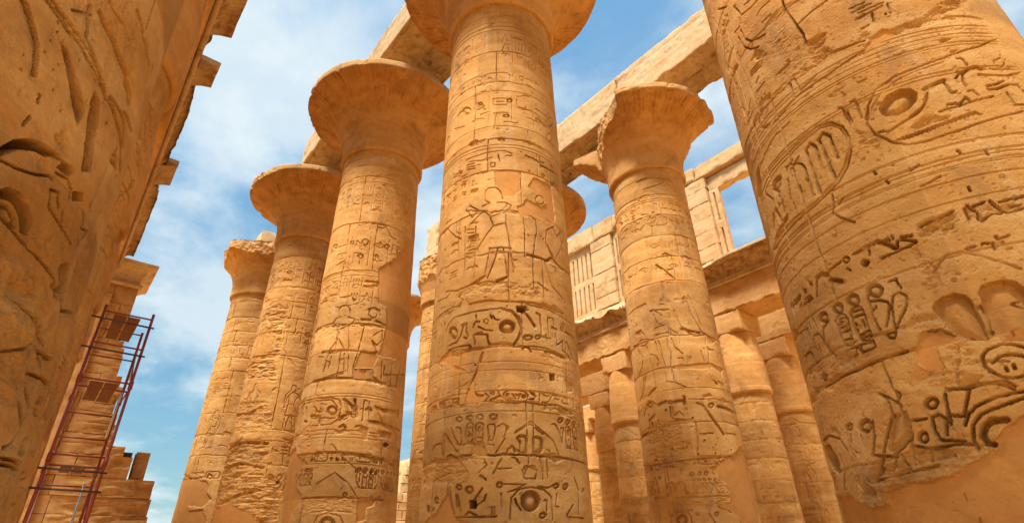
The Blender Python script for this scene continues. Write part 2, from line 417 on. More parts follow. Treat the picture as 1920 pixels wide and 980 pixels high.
    def cartouche(self, s, z0, z1, w, d, lw):
        r = w*.45; a = []
        for t in np.linspace(0, np.pi, 7): a.append((s+r*math.cos(t), z1-r+r*math.sin(t)))
        for t in np.linspace(np.pi, 2*np.pi, 7): a.append((s+r*math.cos(t), z0+r+r*math.sin(t)))
        self.g_m(a+[a[0]], lw, d); z = z1-.35*w
        while z > z0+.7*w:
            h = self.rng.uniform(.4, .6)*w; z -= h
            self.sign(self.rng.randrange(len(GLYPHS)), s-.3*w, z, .6*w, h*.85, d, lw*.8)
        self.g_m([(s-r, z0-.1*w), (s+r, z0-.1*w)], lw, d)
    def frieze(self, z0, z1, s0, s1, d=.022):        # row of sun discs over paired cartouches and uraei
        h = z1-z0; s = s0; R = self.rng; i = 0
        while s < s1:
            self.c_m(s, z1-.14*h, .12*h, d*1.3, .8)
            if i % 4 in (1, 2): self.cartouche(s, z0+.12*h, z1-.3*h, .22*h, d, .03*h)
            else:
                q = 1 if i % 4 == 0 else -1
                self.g_m([(s, z1-.28*h), (s-.1*q*h, z1-.4*h), (s-.08*q*h, z0+.4*h), (s+.05*q*h, z0+.15*h), (s+.12*q*h, z0+.12*h)], .04*h, d)
                self.g_m([(s+.06*q*h, z1-.3*h), (s+.07*q*h, z0+.35*h)], .03*h, d)
            s += .3*h; i += 1
    def person(self, s, z, h, flip=1, d=.022, lw=.02):
        f = lambda pts: [(s+flip*a*h, z+b*h) for a, b in pts]
        L = [[(-.03, .88), (-.045, .93), (-.02, .985), (.03, .985), (.055, .94), (.06, .86)], [(-.03, .88), (-.05, .86), (-.03, .84), (-.02, .82)],
             [(-.02, .82), (-.12, .80), (-.14, .76), (-.20, .66), (-.28, .70)], [(.06, .86), (.12, .80), (.15, .74), (.16, .60), (.13, .48)], [(-.12, .76), (-.06, .66), (-.05, .56)], [(.10, .74), (.07, .64), (.07, .56)],
             [(-.05, .56), (.07, .56)], [(-.05, .56), (-.16, .32), (.10, .32), (.07, .56)], [(-.12, .32), (-.14, .16), (-.15, .03), (-.24, .0)], [(-.04, .32), (-.08, .16), (-.10, .02), (-.24, 0)], [(.0, .32), (.04, .16), (.05, .02), (-.04, 0)], [(.08, .32), (.10, .15), (.10, 0), (-.04, 0)]]
        for p in L: self.g_m(f(p), lw, d)
    def cracks(self, n, L=1.2, w=.012, d=.03):
        for _ in range(n):
            s, z = self.rng.uniform(self.s[0], self.s[-1]), self.rng.uniform(self.z[0], self.z[-1]); a = self.rng.choice((0, 0, math.pi/2, 1.2, 2.0)); q = [(s, z)]
            for k in range(self.rng.randint(5, 14)):
                a += self.rng.uniform(-.55, .55); s += math.cos(a)*L/10; z += math.sin(a)*L/10; q.append((s, z))
            self.g_m(q, w, d)
        for _ in range(n*2):
            s, z = self.rng.uniform(self.s[0], self.s[-1]), self.rng.uniform(self.z[0], self.z[-1]); r = self.rng.uniform(.05, .22)
            a = np.sort([self.rng.uniform(0, 6.28) for _ in range(8)]); q = [(s+r*self.rng.uniform(.6, 1.6)*math.cos(t), z+r*.6*self.rng.uniform(.6, 1.3)*math.sin(t)) for t in a]
            self.erode(q, self.rng.uniform(.02, .05), 9, .3, .04, .04, metric=True)
    def weather(self, lo=.45, amp=.006, big=.012):
        self.cracks(int(3+.14*(self.s[-1]-self.s[0])*(self.z[-1]-self.z[0])) if self.ds > .008 else 3, .8 if self.ds > .008 else .4, .006, .02)
        P = self.P3; sh = self.H.shape
        wv = np.clip(.95+.8*fbm(P, .9, 4).reshape(sh), lo, 1.0)
        self.H *= np.where(self.A['plaster'] > .3, 1, wv)
        rough = amp*fbm(P, (9, 9, 14), 4, .62).reshape(sh)+big*fbm(P, (.9, .9, 1.6), 3).reshape(sh)
        pits = -0.02*sstep(.52, .75, vnoise(P, 7.0)*.5+vnoise(P+9, 19.0)*.5).reshape(sh)
        if self.ds < .012: rough = rough-.010*sstep(.30, .7, vnoise(P, 26.0)*.6+vnoise(P+5, 51.0)*.4).reshape(sh)+.0016*fbm(P+2, (40, 40, 60), 2).reshape(sh)
        self.H += (rough+pits)*(1-.75*self.A['plaster'])
    def build(self, name, mat, parent, zt, drums=True, zb=0.0, coarse=28, base_fn=None, seed=0):
        e0 = min(14, self.ns//8); fade = np.clip(np.minimum(np.arange(self.ns), np.arange(self.ns)[::-1])/e0, 0, 1)
        thd = self.phi0+self.s/self.Rm
        thc = np.linspace(thd[-1], thd[0]+2*np.pi, coarse)[1:-1]
        th = np.concatenate([thd, thc])
        zl = np.linspace(zb, self.z[0], max(2, int((self.z[0]-zb)/.25)))[:-1] if self.z[0] > zb+.05 else np.array([])
        zh = np.linspace(self.z[-1], zt, max(3, int((zt-self.z[-1])/.05)))[1:] if zt > self.z[-1]+.01 else np.array([])
        z = np.concatenate([zl, self.z, zh]); nz, nth = len(z), len(th)
        H = np.zeros((nz, nth), np.float32); i0 = len(zl)
        H[i0:i0+self.nz, :self.ns] = self.H*fade
        R = (self.R0-self.k*z)[:, None]
        if base_fn is not None: R = R+base_fn(z)[:, None]
        T, Z = np.meshgrid(th, z)
        big = .006*fbm(np.stack([np.cos(T)*1.5+self.cx, np.sin(T)*1.5+self.cy, Z], -1).reshape(-1, 3), 1.7, 3).reshape(nz, nth)
        r = R+H+big
        V = np.stack([self.cx+r*np.cos(T), self.cy+r*np.sin(T), Z], -1).reshape(-1, 3)
        at = {}
        for a in self.A:
            B = np.zeros((nz, nth), np.float32); B[i0:i0+self.nz, :self.ns] = self.A[a]; at[a] = B
        rr = np.random.RandomState(seed+int(abs(self.cx*10)))
        js = getattr(self, 'joints', None)
        if js:
            tone = rr.uniform(-1, 1, (len(js)+1, 7)); ki = np.searchsorted(np.array(sorted(js)), z)
            sec = ((th[None]/(2*np.pi)*3.0+rr.uniform(0, 1, len(js)+1)[:, None]) % 3).astype(int); tt = np.take_along_axis(tone, sec+1, 1)*.55+tone[:, :1]*.6; at['drum'] = tt[ki]
        V[:, 0] -= parent.location.x; V[:, 1] -= parent.location.y
        return mesh_obj(name, V, grid_faces(nz, nth, True), mat, parent, at, smooth=self.ds > .03)
    def drums(self, zs, vs=True):
        self.joints = list(zs)
        for j in zs:
            self.joint(j)
            for t in range(int(2+(self.s[-1]-self.s[0])*.8)):
                s, r = self.rng.uniform(self.s[0], self.s[-1]), self.rng.uniform(.05, .20); q = [(s+r*self.rng.uniform(.8, 2.2)*math.cos(a), j-.02+r*.45*self.rng.uniform(.4, 1.5)*math.sin(a)) for a in np.linspace(0, 6.0, 8)]
                self.erode(q, self.rng.uniform(.02, .055), 8, .3, .05, .04, metric=True)
        if vs:
            zz = sorted(zs)
            for a, b in zip(zz[:-1], zz[1:]):
                for t in range(2): self.vjoint(self.rng.uniform(self.s[0], self.s[-1]), a, b)
# ------------------------------------------------------------------ blocks, beams, capitals
def box_grid(x0, x1, y0, y1, z0, z1, cell, amp=.012, chip=.06, f=1.5, extra=None, seed=0.0, cellz=None):
    c = np.array([(x0+x1)/2, (y0+y1)/2, (z0+z1)/2]); hs = np.array([(x1-x0)/2, (y1-y0)/2, (z1-z0)/2])
    Vs, Fs, off = [], [], 0
    n = np.maximum(1, np.ceil(2*hs/np.array([cell, cell, cellz or cell])).astype(int))
    for ax in range(3):
        a, b = (ax+1) % 3, (ax+2) % 3
        A, B = np.meshgrid(np.linspace(-hs[a], hs[a], n[a]+1), np.linspace(-hs[b], hs[b], n[b]+1))
        for sg in (1, -1):
            V = np.zeros(A.shape+(3,)); V[..., a] = A; V[..., b] = B; V[..., ax] = sg*hs[ax]
            fc = grid_faces(*A.shape)
            if sg < 0: fc = fc[:, ::-1]
            Vs.append(V.reshape(-1, 3)); Fs.append(fc+off); off += A.size
    V = np.concatenate(Vs); F = np.concatenate(Fs); P = V+c
    D = hs[None]-np.abs(V); o = np.argsort(D, 1)
    d2 = np.take_along_axis(D, o[:, 1:2], 1)[:, 0]
    cn = chip*np.clip(.25+1.5*fbm(P+seed, f*1.7, 4, .6), 0.08, 1.6)
    cut = np.maximum(0, cn-d2)*.75
    sg = np.sign(V); r = np.arange(len(V))
    for k in (0, 1): V[r, o[:, k]] -= sg[r, o[:, k]]*cut
    nv = np.stack([fbm(P+seed+k*41, f*2, 4, .55) for k in range(3)], -1)
    V = V+amp*nv*np.array([1, 1, 1])
    if extra is not None: V = extra(V+c, P)-c
    return V+c, F
def join(parts):
    Vs, Fs, o = [], [], 0
    for V, F in parts: Vs.append(V); Fs.append(F+o); o += len(V)
    return np.concatenate(Vs), np.concatenate(Fs)
def block(name, ext, mat, parent=None, cell=.12, amp=.012, chip=.06, f=1.5, extra=None, seed=0.0, attrs=None):
    V, F = box_grid(*ext, cell, amp, chip, f, extra, seed)
    if parent is not None: V = V-np.array(parent.location)
    return mesh_obj(name, V, F, mat, parent, attrs)

BELL = [(16.43, 1.50), (16.40, 1.60), (16.41, 1.68), (16.50, 1.715), (16.8, 1.70), (17.3, 1.73), (17.75, 1.83), (18.15, 2.0), (18.5, 2.25), (18.8, 2.60), (19.02, 2.98), (19.17, 3.32), (19.22, 3.43), (19.30, 3.455), (19.54, 3.45), (19.57, 3.40), (19.58, 2.6), (19.58, 1.0)]
def bell(parent, cut=None, seed=0, nth=420):
    cx, cy = parent.location.x, parent.location.y
    zz, rr = np.array(BELL).T
    t = np.concatenate([[0], np.cumsum(np.hypot(np.diff(zz), np.diff(rr)))])
    tt = np.unique(np.concatenate([t, np.linspace(0, t[-1], 90)]))
    z = np.interp(tt, t, zz); r = np.interp(tt, t, rr)
    th = np.linspace(0, 2*np.pi, nth+1)[:-1]
    phi0 = math.atan2(-cy, -cx)
    rel = np.degrees((th-phi0+np.pi) % (2*np.pi)-np.pi)
    T, Z = np.meshgrid(th, z); R = np.repeat(r[:, None], nth, 1)
    P = np.stack([cx+np.cos(T)*R, cy+np.sin(T)*R, Z], -1).reshape(-1, 3)
    if cut is not None:
        ks = sorted(cut.items()); c = np.interp(rel, [k for k, _ in ks], [v for _, v in ks])
        Q = np.stack([np.cos(T)*3+cx, np.sin(T)*3+cy, Z], -1).reshape(-1, 3)
        c = c[None]+np.where(c < 3.4, 1, .12)[None]*(.20*fbm(Q+seed*7, (1.6, 1.6, 1.2), 5, .6)).reshape(R.shape)
        broken = R > c; R = np.minimum(R, np.maximum(c, 1.2)); 
    else: broken = np.zeros(R.shape, bool)
    n1 = .018*fbm(P+seed, 1.5, 4).reshape(R.shape)+.012*fbm(P+seed, 7, 4, .6).reshape(R.shape)
    edge = ((Z > 19.1) & (R > 3.1))
    n1 = n1-np.where(edge, .45*np.clip(fbm(P+seed*3, 1.3, 6, .62).reshape(R.shape)-.16, 0, 1), 0)
    jz = 17.22+.05*fbm(P*np.array([1, 1, 0]), 1.3, 3).reshape(R.shape)
    n1 -= .045*np.exp(-((Z-jz)/.025)**2); jz2 = 18.45+.10*fbm(P*np.array([1, 1, 0])+7, 1.0, 4).reshape(R.shape); n1 -= .04*np.exp(-((Z-jz2)/.02)**2)*(fbm(P, .7, 2).reshape(R.shape) > -.1)
    n1 += .07*broken*fbm(P, 4.5, 4, .65).reshape(R.shape)
    for v in (rel[nth//5], rel[3*nth//4]):
        n1 -= .045*np.exp(-(((rel-v)/1.0)[None]+.8*fbm(P*np.array([.0, .0, 1])+v, 2, 2).reshape(R.shape))**2)*(Z < 18.9)*(Z > 17.2)
    # low relief sepals
    sep = np.abs(np.sin(T*10+.3*np.sin(Z*2)))
    u = sstep(17.3, 18.6, Z)
    n1 += .010*(sep**.5-.6)*u*(Z < 19.1)
    R2 = R+n1*(R > 1.3)
    Zn = Z+np.where(Z > 19.5, .03*fbm(P, 1.3, 3).reshape(R.shape), 0)
    V = np.stack([R2*np.cos(T), R2*np.sin(T), Zn], -1).reshape(-1, 3)
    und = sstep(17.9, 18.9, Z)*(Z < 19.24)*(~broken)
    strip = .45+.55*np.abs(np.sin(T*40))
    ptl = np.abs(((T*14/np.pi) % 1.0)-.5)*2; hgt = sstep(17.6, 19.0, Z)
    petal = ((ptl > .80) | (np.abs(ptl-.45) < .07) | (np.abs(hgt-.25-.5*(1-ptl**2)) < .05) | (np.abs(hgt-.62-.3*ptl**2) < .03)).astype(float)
    paint_or_shade = und*np.clip(.80+1.1*fbm(P, 1.2, 5, .6).reshape(R.shape), .1, 1)*(.30+.70*np.clip(petal*(.8+.8*fbm(P, 2.2, 4).reshape(R.shape))+.35*strip*np.clip(.6+fbm(P, (2, 2, .6), 4).reshape(R.shape), 0, 1), 0, 1))
    n1 = n1-.012*petal*und*np.clip(.5+1.2*fbm(P+3, 1.5, 3).reshape(R.shape), 0, 1); R2 = R+n1*(R > 1.3)
    V = np.stack([R2*np.cos(T), R2*np.sin(T), Zn], -1).reshape(-1, 3)
    pale = np.where((Z > 19.24), .35, 0)
    return mesh_obj('capital', V, grid_faces(len(z), nth, True), M_CAP, parent, {'paint_or_shade': paint_or_shade, 'pale': pale})

R0, KK = 1.78, 0.01275
CY, DY = -7.584, -17.612
CX = {i: 9.531+8.332*(i-1) for i in range(0, 6)}
DX = {i: 11.549+8.332*(i-1) for i in range(0, 6)}
def great_column(cx, cy, label, rel, cut=None, seed=0, abacus=True, group='great open-flower columns'):
    root = empty('flower_column', label, 'column', (cx, cy, 0), group)
    rel.build('shaft', M_SHAFT, root, 16.43, zb=.9, seed=seed)
    V, F = lathe([(0.0, 2.35), (.45, 2.35), (.62, 2.2), (.66, 1.5), (1.2, 1.5)], 48)
    mesh_obj('base', V, F, M_WALL, root)
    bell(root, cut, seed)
    if abacus:
        block('abacus', (cx-1.3, cx+1.3, cy-1.3, cy+1.3, 19.585, 20.7), M_BEAM, root, .16, .02, .12, seed=seed)
    return root
def lathe(prof, n, ph=0):
    z, r = np.array(prof, float).T; th = np.linspace(0, 2*np.pi, n+1)[:-1]
    T, Z = np.meshgrid(th, z); R = np.repeat(r[:, None], n, 1)
    return np.stack([R*np.cos(T), R*np.sin(T), Z], -1).reshape(-1, 3), grid_faces(len(z), n, True)
def drum_zs(z0, z1, step, seed):
    r = random.Random(seed); z = z0; o = []
    while z < z1: o.append(z); z += step*r.uniform(.85, 1.12)
    return o

# ================================================================== COLUMN C1: the tall column in the middle of the view
r = Relief(CX[1], CY, R0, KK, -97, 97, 1.7, 16.40, .0135, seed=3)
zq = [r.crop(820, 0, .1633).zat(740, y) for y in (175, 590)] + [r.crop(820, 150, .1837).zat(640, y) for y in (15, 600)] + [r.crop(820, 310, .1735).zat(560, 65), r.zat(700, 500)] + \
     [r.crop(810, 440, .1406).zat(900, 240), r.crop(800, 550, .15104).zat(880, 85), r.zat(900, 660), r.crop(790, 660, .16146).zat(900, 575), r.crop(780, 750, .171875).zat(1000, 588)]
r.drums([1.9]+sorted(zq))
r.crop(820, 0, .1633)
for y, d in ((60, .02), (75, .012), (175, .018), (255, .015), (300, .02), (345, .02)): r.ring(740, y, .02, d)
zA, zB = r.zat(740, 720), r.zat(740, 380)
r.text_cols(zA, zB, -1.75, 1.9, .42, .014, .03)
zA, zB = r.zat(740, 975), r.zat(740, 800)
r.text_row(zA+.1, zB-.1, -2.2, 2.2, .010, .028)
r.crop(820, 150, .1837)
for a in (660, 690, 110, 470): r.ring(640, a, .02, .014)
zA, zB = r.zat(640, 440), r.zat(640, 160)
r.text_cols(zA, zB, -2.2, 2.2, .62, .016, .032, skip=.0)
r.c(738, 205, 32, 26, .05); r.c(705, 365, 36, 22, .05); r.c(440, 240, 26, 18, .05); r.c(300, 312, 45, 40, .04); r.ring_o(1150, 430, 30, 45, 9); r.ring_o(1140, 585, 26, 42, 9)
r.gs(14, .05, [(900, 770), (980, 800), (1050, 850)], [(1060, 870), (1150, 920), (1240, 985)])
r.gs(9, .025, [(300, 810), (420, 770), (560, 730), (690, 720), (760, 750)], [(330, 835), (450, 820), (560, 790)], [(300, 870), (380, 850)], [(300, 895), (385, 875)], [(300, 920), (385, 900)], [(410, 865), (440, 860)],
     [(545, 850), (590, 845), (590, 880), (545, 885), (545, 850)], [(620, 760), (640, 830)], [(700, 770), (760, 770)], [(920, 380), (1040, 440)], [(680, 425), (820, 440)], [(440, 350), (540, 320)])
r.p([(310, 675), (340, 630), (410, 600), (410, 630), (360, 660)], .05, .2); r.p([(600, 595), (650, 578), (700, 600), (670, 660)], .03, .2)
r.crop(820, 310, .1735)
r.text_cols(r.zat(560, 290), r.zat(560, 20), -2.35, -.55, .30, .016, .026, skip=.1)
r.text_cols(r.zat(1150, 90)-.2, r.zat(1150, 90)+.55, .95, 2.0, .36, .02, .028)
FIG = [[(520, 275), (560, 243), (630, 235), (680, 270), (705, 320), (710, 360)], [(520, 275), (515, 330), (520, 380), (570, 405)], [(490, 440), (570, 403)], [(650, 398), (740, 400), (800, 430), (795, 460), (720, 510), (580, 550)],
       [(500, 490), (560, 540), (605, 645)], [(350, 430), (440, 480), (380, 560), (310, 480)], [(380, 490), (540, 490)], [(350, 640), (500, 495)], [(605, 650), (520, 760), (430, 905)], [(610, 650), (740, 620)], [(740, 500), (745, 620), (770, 770), (800, 980)],
       [(560, 890), (800, 890)], [(740, 485), (880, 490)], [(210, 610), (300, 560), (370, 530)], [(210, 610), (205, 720), (250, 740)], [(120, 700), (200, 770), (260, 790)], [(90, 630), (150, 585)]]
FIG2 = [[(930, 560), (950, 700), (945, 980)], [(1000, 535), (1060, 590), (1080, 700), (1055, 850), (1040, 985)], [(1180, 700), (1172, 830), (1220, 930), (1255, 985)], [(1250, 680), (1290, 770), (1335, 710)], [(1340, 720), (1400, 900)], [(1180, 700), (1260, 660)]]
r.gs(8, .032, *FIG); r.gs(9, .034, *FIG2)
r.gs(7, .03, [(325, 690), (395, 690)], [(325, 730), (395, 725)], [(330, 770), (395, 770)], [(320, 820), (380, 810)], [(350, 850), (400, 840)], [(320, 890), (390, 870)], [(340, 920), (370, 910)], [(320, 950), (390, 940)], [(415, 660), (418, 980)], [(300, 665), (300, 980)])
r.patch([(620, 60), (800, 42), (870, 60), (920, 110), (900, 180), (920, 270), (830, 330), (720, 330), (690, 270), (630, 215)], .02, .08)
r.patch([(1040, 130), (1170, 190), (1240, 230), (1250, 350), (1260, 480), (1280, 620), (1130, 580), (1000, 545), (900, 540), (870, 440), (930, 420), (960, 375), (1060, 410), (1120, 450), (1170, 400), (1100, 320), (1060, 300), (1030, 260), (990, 230), (1000, 200)], .02, .08)
r.ring_o(1110, 370, 50, 48, 10, .03)
r.crop(810, 440, .1406)
r.gs(10, .03, [(770, 180), (760, 260), (700, 540), (510, 660)], [(880, 180), (850, 300), (740, 570)], [(950, 180), (990, 400), (1010, 555), (860, 610)], [(1050, 180), (1085, 420), (1090, 490)], [(190, 755), (330, 745), (510, 665), (740, 622), (1100, 640)], [(1380, 0), (1355, 300), (1350, 500), (1362, 690)], [(1410, 630), (1550, 745)], [(1520, 0), (1520, 100), (1600, 300)],
     [(1640, 420), (1690, 690)], [(1500, 350), (1600, 680), (1750, 860)], [(585, 0), (560, 570)], [(445, 240), (430, 600)], [(75, 895), (190, 840), (230, 790)])
r.gs(24, .06, [(510, 660), (620, 610), (700, 545)], [(860, 610), (1010, 555)], [(1600, 300), (1700, 430), (1830, 520)], [(1270, 260), (1400, 290), (1530, 340), (1600, 300)])
r.text_cols(r.zat(500, 575), r.zat(500, 0), float(r.px([(455, 300)])[0, 0]), float(r.px([(540, 300)])[0, 0]), .34, .03, .034, div=False, skip=0)
r.text_cols(r.zat(280, 640), r.zat(280, 60), float(r.px([(230, 300)])[0, 0]), float(r.px([(330, 300)])[0, 0]), .36, .02, .03, div=False, skip=0)
r.tint([(770, 180), (880, 180), (740, 570), (700, 550)], 'paint_or_shade', .45); r.tint([(950, 180), (1050, 180), (1085, 420), (1080, 560), (1010, 550)], 'paint_or_shade', .45)
r.erode([(420, 700), (1450, 690), (1450, 840), (300, 900)], .045, 7, .4, .1, .2, str_=(1, 1, 1.5))
r.crop(800, 550, .15104)
r.patch([(395, 160), (440, 60), (500, 70), (520, 110), (620, 95), (1000, 92), (1350, 100), (1500, 140), (1690, 240), (1700, 260), (1500, 180), (1330, 120), (1000, 104), (700, 105), (560, 125)], .035, .05, val=.7)
BIG = .055
r.gs(9, .03, [(1080, 640), (1150, 560), (1195, 430), (1150, 290), (1060, 210), (930, 178), (700, 205), (500, 245), (340, 300), (275, 370), (235, 480)], [(1075, 620), (1130, 550), (1172, 430), (1130, 300), (1050, 228), (930, 196)],
     [(1240, 130), (1500, 200), (1700, 300), (1800, 380)], [(1130, 650), (1400, 660), (1600, 720)])
r.c(328, 485, 58, 80, BIG, .8); r.c(1000, 408, 108, 88, .075, .8)
r.gs(26, BIG, [(440, 388), (495, 375)], [(1232, 245), (1345, 400)], [(1560, 418), (1612, 440)], [(1470, 720), (1550, 715), (1720, 785)])
r.gs(14, .045, [(492, 390), (492, 470), (512, 530), (490, 560), (463, 540)], [(450, 400), (430, 500), (380, 590), (280, 645)], [(640, 405), (720, 450), (815, 455)], [(790, 265), (810, 310)], [(820, 270), (850, 318), (900, 320)], [(270, 700), (400, 655), (530, 635), (548, 660)])
r.gs(20, .05, [(585, 382), (612, 345), (652, 345)], [(600, 500), (750, 505), (760, 580), (782, 630)], [(1360, 235), (1405, 260), (1422, 400), (1425, 530)], [(1195, 690), (1215, 660), (1260, 655), (1300, 720)], [(1720, 470), (1830, 550)])
r.gs(10, .03, [(575, 425), (588, 385)], [(575, 510), (600, 590), (600, 635)], [(320, 765), (500, 715), (700, 675), (1000, 655)], [(782, 630), (900, 632), (1080, 637)], [(640, 480), (690, 475)], [(1500, 300), (1510, 450), (1520, 540)], [(1510, 295), (1570, 312), (1587, 420)], [(170, 600), (180, 390)], [(200, 650), (225, 360)], [(80, 520), (110, 480), (130, 460)], [(70, 850), (90, 560), (115, 530)], [(130, 800), (150, 600)], [(612, 275), (618, 310)], [(530, 640), (530, 710)])
r.gs(16, .045, [(1602, 480), (1622, 640), (1690, 580), (1690, 690)], [(1690, 700), (1740, 740), (1790, 820)], [(1740, 600), (1800, 760)], [(1425, 530), (1480, 540), (1540, 560)], [(1480, 510), (1500, 590)])
r.c(612, 265, 14, 14, .04, 0); r.ring_o(738, 345, 26, 28, 8, .02); r.c(1258, 542, 76, 44, .05, .8); r.c(1382, 538, 42, 38, .04, .8); r.ring_o(1680, 438, 20, 24, 9, .025)
r.erode([(780, 620), (1100, 620), (1100, 680), (700, 690)], .03, 9, .4, .04, .06)
r.hole([(1112, 150), (1230, 147), (1243, 200), (1210, 248), (1115, 225)], .35)
r.patch([(200, 770), (300, 690), (325, 760), (320, 861), (120, 861)], .03, .05)
r.crop(790, 660, .16146)
r.patch([(260, 60), (355, 30), (370, 150), (450, 190), (500, 215), (420, 225), (330, 180)], .03, .05)
r.ring(950, 437, .018, .02); r.ring(950, 455, .014, .01); r.ring(900, 680, .018, .016); r.ring(950, 105, .014, .01); r.ring(950, 205, .014, .01)
zA, zB = r.zat(950, 560), r.zat(950, 462)
r.text_row(zA, zB, -2.6, -1.55, .035, .035); r.text_row(zA, zB, -1.5, -.9, .03, .035); r.text_row(zA, zB, 1.55, 2.6, .035, .035)
r.c(825, 470, 30, 28, .05); r.c(1190, 508, 32, 28, .045); r.c(1000, 485, 22, 20, .045)
r.gs(9, .03, [(960, 470), (1000, 442), (1200, 450), (1240, 490), (1235, 545), (1200, 575), (1000, 565), (960, 530), (960, 470)])
r.gs(16, .045, [(620, 470), (660, 492), (722, 495)], [(740, 470), (782, 510), (742, 560)], [(800, 548), (900, 502)], [(890, 450), (915, 510)], [(1260, 455), (1310, 500)], [(1300, 460), (1330, 512), (1320, 540), (1260, 542)], [(1050, 480), (1090, 540)], [(1090, 490), (1130, 500)], [(1130, 540), (1150, 480)])
r.gs(9, .03, [(1375, 480), (1378, 580)], [(1408, 475), (1440, 505), (1485, 505)], [(1410, 575), (1412, 610)], [(1435, 575), (1437, 610)], [(1460, 575), (1462, 610)], [(1525, 495), (1480, 570)], [(1530, 495), (1690, 532)], [(1550, 542), (1600, 552)], [(1635, 560), (1645, 590), (1700, 602)], [(1685, 110), (1700, 560)])
r.gs(18, .04, [(930, 575), (1070, 585), (1190, 577), (1380, 602), (1450, 612), (1580, 612), (1700, 670)])
r.patch([(715, 20), (650, 190), (612, 330), (610, 460), (640, 500), (720, 500), (700, 585), (505, 595), (520, 470), (560, 370), (640, 180), (700, 0)], .03, .03)
r.gs(10, .05, [(715, 0), (660, 170), (605, 300), (540, 430)])
r.hole([(1488, 240), (1555, 245), (1560, 330), (1490, 328)], .35); r.c(625, 143, 13, 13, .12, 0); r.c(1580, 325, 9, 9, .1, 0); r.c(1500, 672, 9, 9, .1, 0); r.c(1637, 462, 7, 9, .1, 0)
r.crop(780, 750, .171875)
r.c(470, 207, 40, 40, .035); r.c(585, 192, 43, 40, .035); r.c(697, 182, 47, 42, .04); r.c(845, 178, 52, 42, .035)
r.c(1575, 215, 36, 40, .035); r.c(1655, 235, 31, 38, .035); r.c(1722, 257, 26, 36, .035); r.c(1775, 272, 18, 28, .03)
sc_ = lambda x, y: r.px([(x, y)])[0]
for (x, y0, y1, wpx) in ((583, 460, 245, 85), (692, 460, 240, 95), (1665, 510, 285, 60), (1740, 520, 300, 50)):
    a = sc_(x, y0); b_ = sc_(x, y1); a0 = sc_(x-wpx/2, y0); a1 = sc_(x+wpx/2, y0); r.cartouche((a[0]+b_[0])/2, a[1], b_[1], abs(a1[0]-a0[0]), .03, .035)
r.gs(9, .025, [(385, 300), (400, 360), (440, 440), (460, 480)], [(440, 290), (480, 300), (500, 440), (480, 490)], [(310, 350), (390, 480), (470, 600)], [(970, 420), (920, 500), (870, 570)], [(1010, 290), (960, 400)], [(800, 260), (850, 255), (870, 290), (850, 420), (810, 440)], [(780, 270), (800, 400), (790, 470)], [(900, 280), (945, 250), (990, 280), (980, 340)], [(780, 480), (850, 485)], [(510, 485), (740, 470)],
     [(1090, 330), (1180, 280), (1250, 230), (1320, 290), (1400, 350), (1500, 440), (1560, 600)], [(1080, 350), (1250, 262), (1390, 370)], [(1230, 590), (1235, 690)], [(1160, 770), (1190, 715), (1290, 715), (1310, 770)], [(1480, 260), (1510, 250), (1540, 290), (1600, 470)], [(1580, 300), (1610, 300), (1600, 440)], [(880, 740), (1040, 740)], [(930, 640), (840, 790)], [(310, 130), (310, 260), (300, 620)], [(1080, 560), (1060, 500), (1000, 530), (990, 590)], [(1420, 540), (1460, 550), (1450, 600)], [(450, 650), (560, 640), (740, 640)], [(1050, 620), (1100, 630), (1120, 680)], [(460, 660), (560, 780)], [(740, 650), (770, 700), (680, 790)], [(1350, 610), (1390, 780)], [(1430, 640), (1450, 780)], [(180, 540), (210, 480), (280, 470), (290, 600)])
r.p([(1085, 410), (1110, 372), (1160, 362), (1200, 378), (1226, 420), (1230, 580), (1130, 580), (1120, 470)], .04, .85); r.p([(1262, 395), (1320, 376), (1370, 398), (1394, 440), (1396, 570), (1330, 575), (1270, 575)], .04, .85)
r.gs(16, .05, [(340, 612), (370, 590), (430, 622), (500, 600), (600, 590)], [(770, 590), (850, 597), (950, 580), (1150, 590), (1400, 606), (1560, 612), (1720, 650), (1850, 690)])
r.tint([(900, 130), (1000, 130), (1000, 240), (900, 220), (780, 330), (740, 260)], 'paint_or_shade', .35)
r.patch([(610, 485), (700, 482), (745, 495), (770, 592), (690, 600), (600, 592)], .03, .03)
r.patch([(180, 640), (330, 640), (440, 640), (430, 700), (330, 690), (200, 690)], .03, .05, val=.7)
r.crop(780, 850, .1771)
r.c(1215, 500, 110, 118, .09, .75)
r.gs(10, .03, [(1000, 700), (1000, 600), (1012, 460), (1100, 375), (1215, 350), (1350, 372), (1430, 450), (1445, 600), (1450, 700)], [(930, 320), (1160, 322), (1050, 380), (980, 402)], [(1290, 340), (1400, 362), (1450, 332)], [(1600, 670), (1780, 680)], [(330, 310), (345, 520)], [(360, 360), (370, 500), (400, 640)], [(420, 430), (440, 560)], [(440, 430), (470, 600)], [(800, 560), (800, 650)], [(830, 560), (830, 640)], [(900, 420), (910, 560)], [(1490, 420), (1480, 560), (1510, 560)], [(1180, 160), (1140, 240), (1170, 270)], [(1280, 170), (1275, 260)], [(1130, 180), (1200, 140), (1280, 180), (1260, 260), (1150, 260), (1130, 180)], [(1320, 30), (1350, 270)], [(1390, 60), (1400, 260)], [(150, 300), (350, 200)], [(520, 650), (560, 610), (640, 650)], [(370, 680), (850, 660)])
r.gs(17, .045, [(620, 475), (700, 365)], [(740, 430), (722, 490), (640, 542)], [(680, 665), (850, 660)], [(1050, 475), (1070, 540), (1110, 602)], [(1360, 490), (1387, 490), (1387, 600)], [(1680, 260), (1720, 380), (1722, 640)], [(1600, 650), (1660, 540)], [(680, 230), (740, 270)])
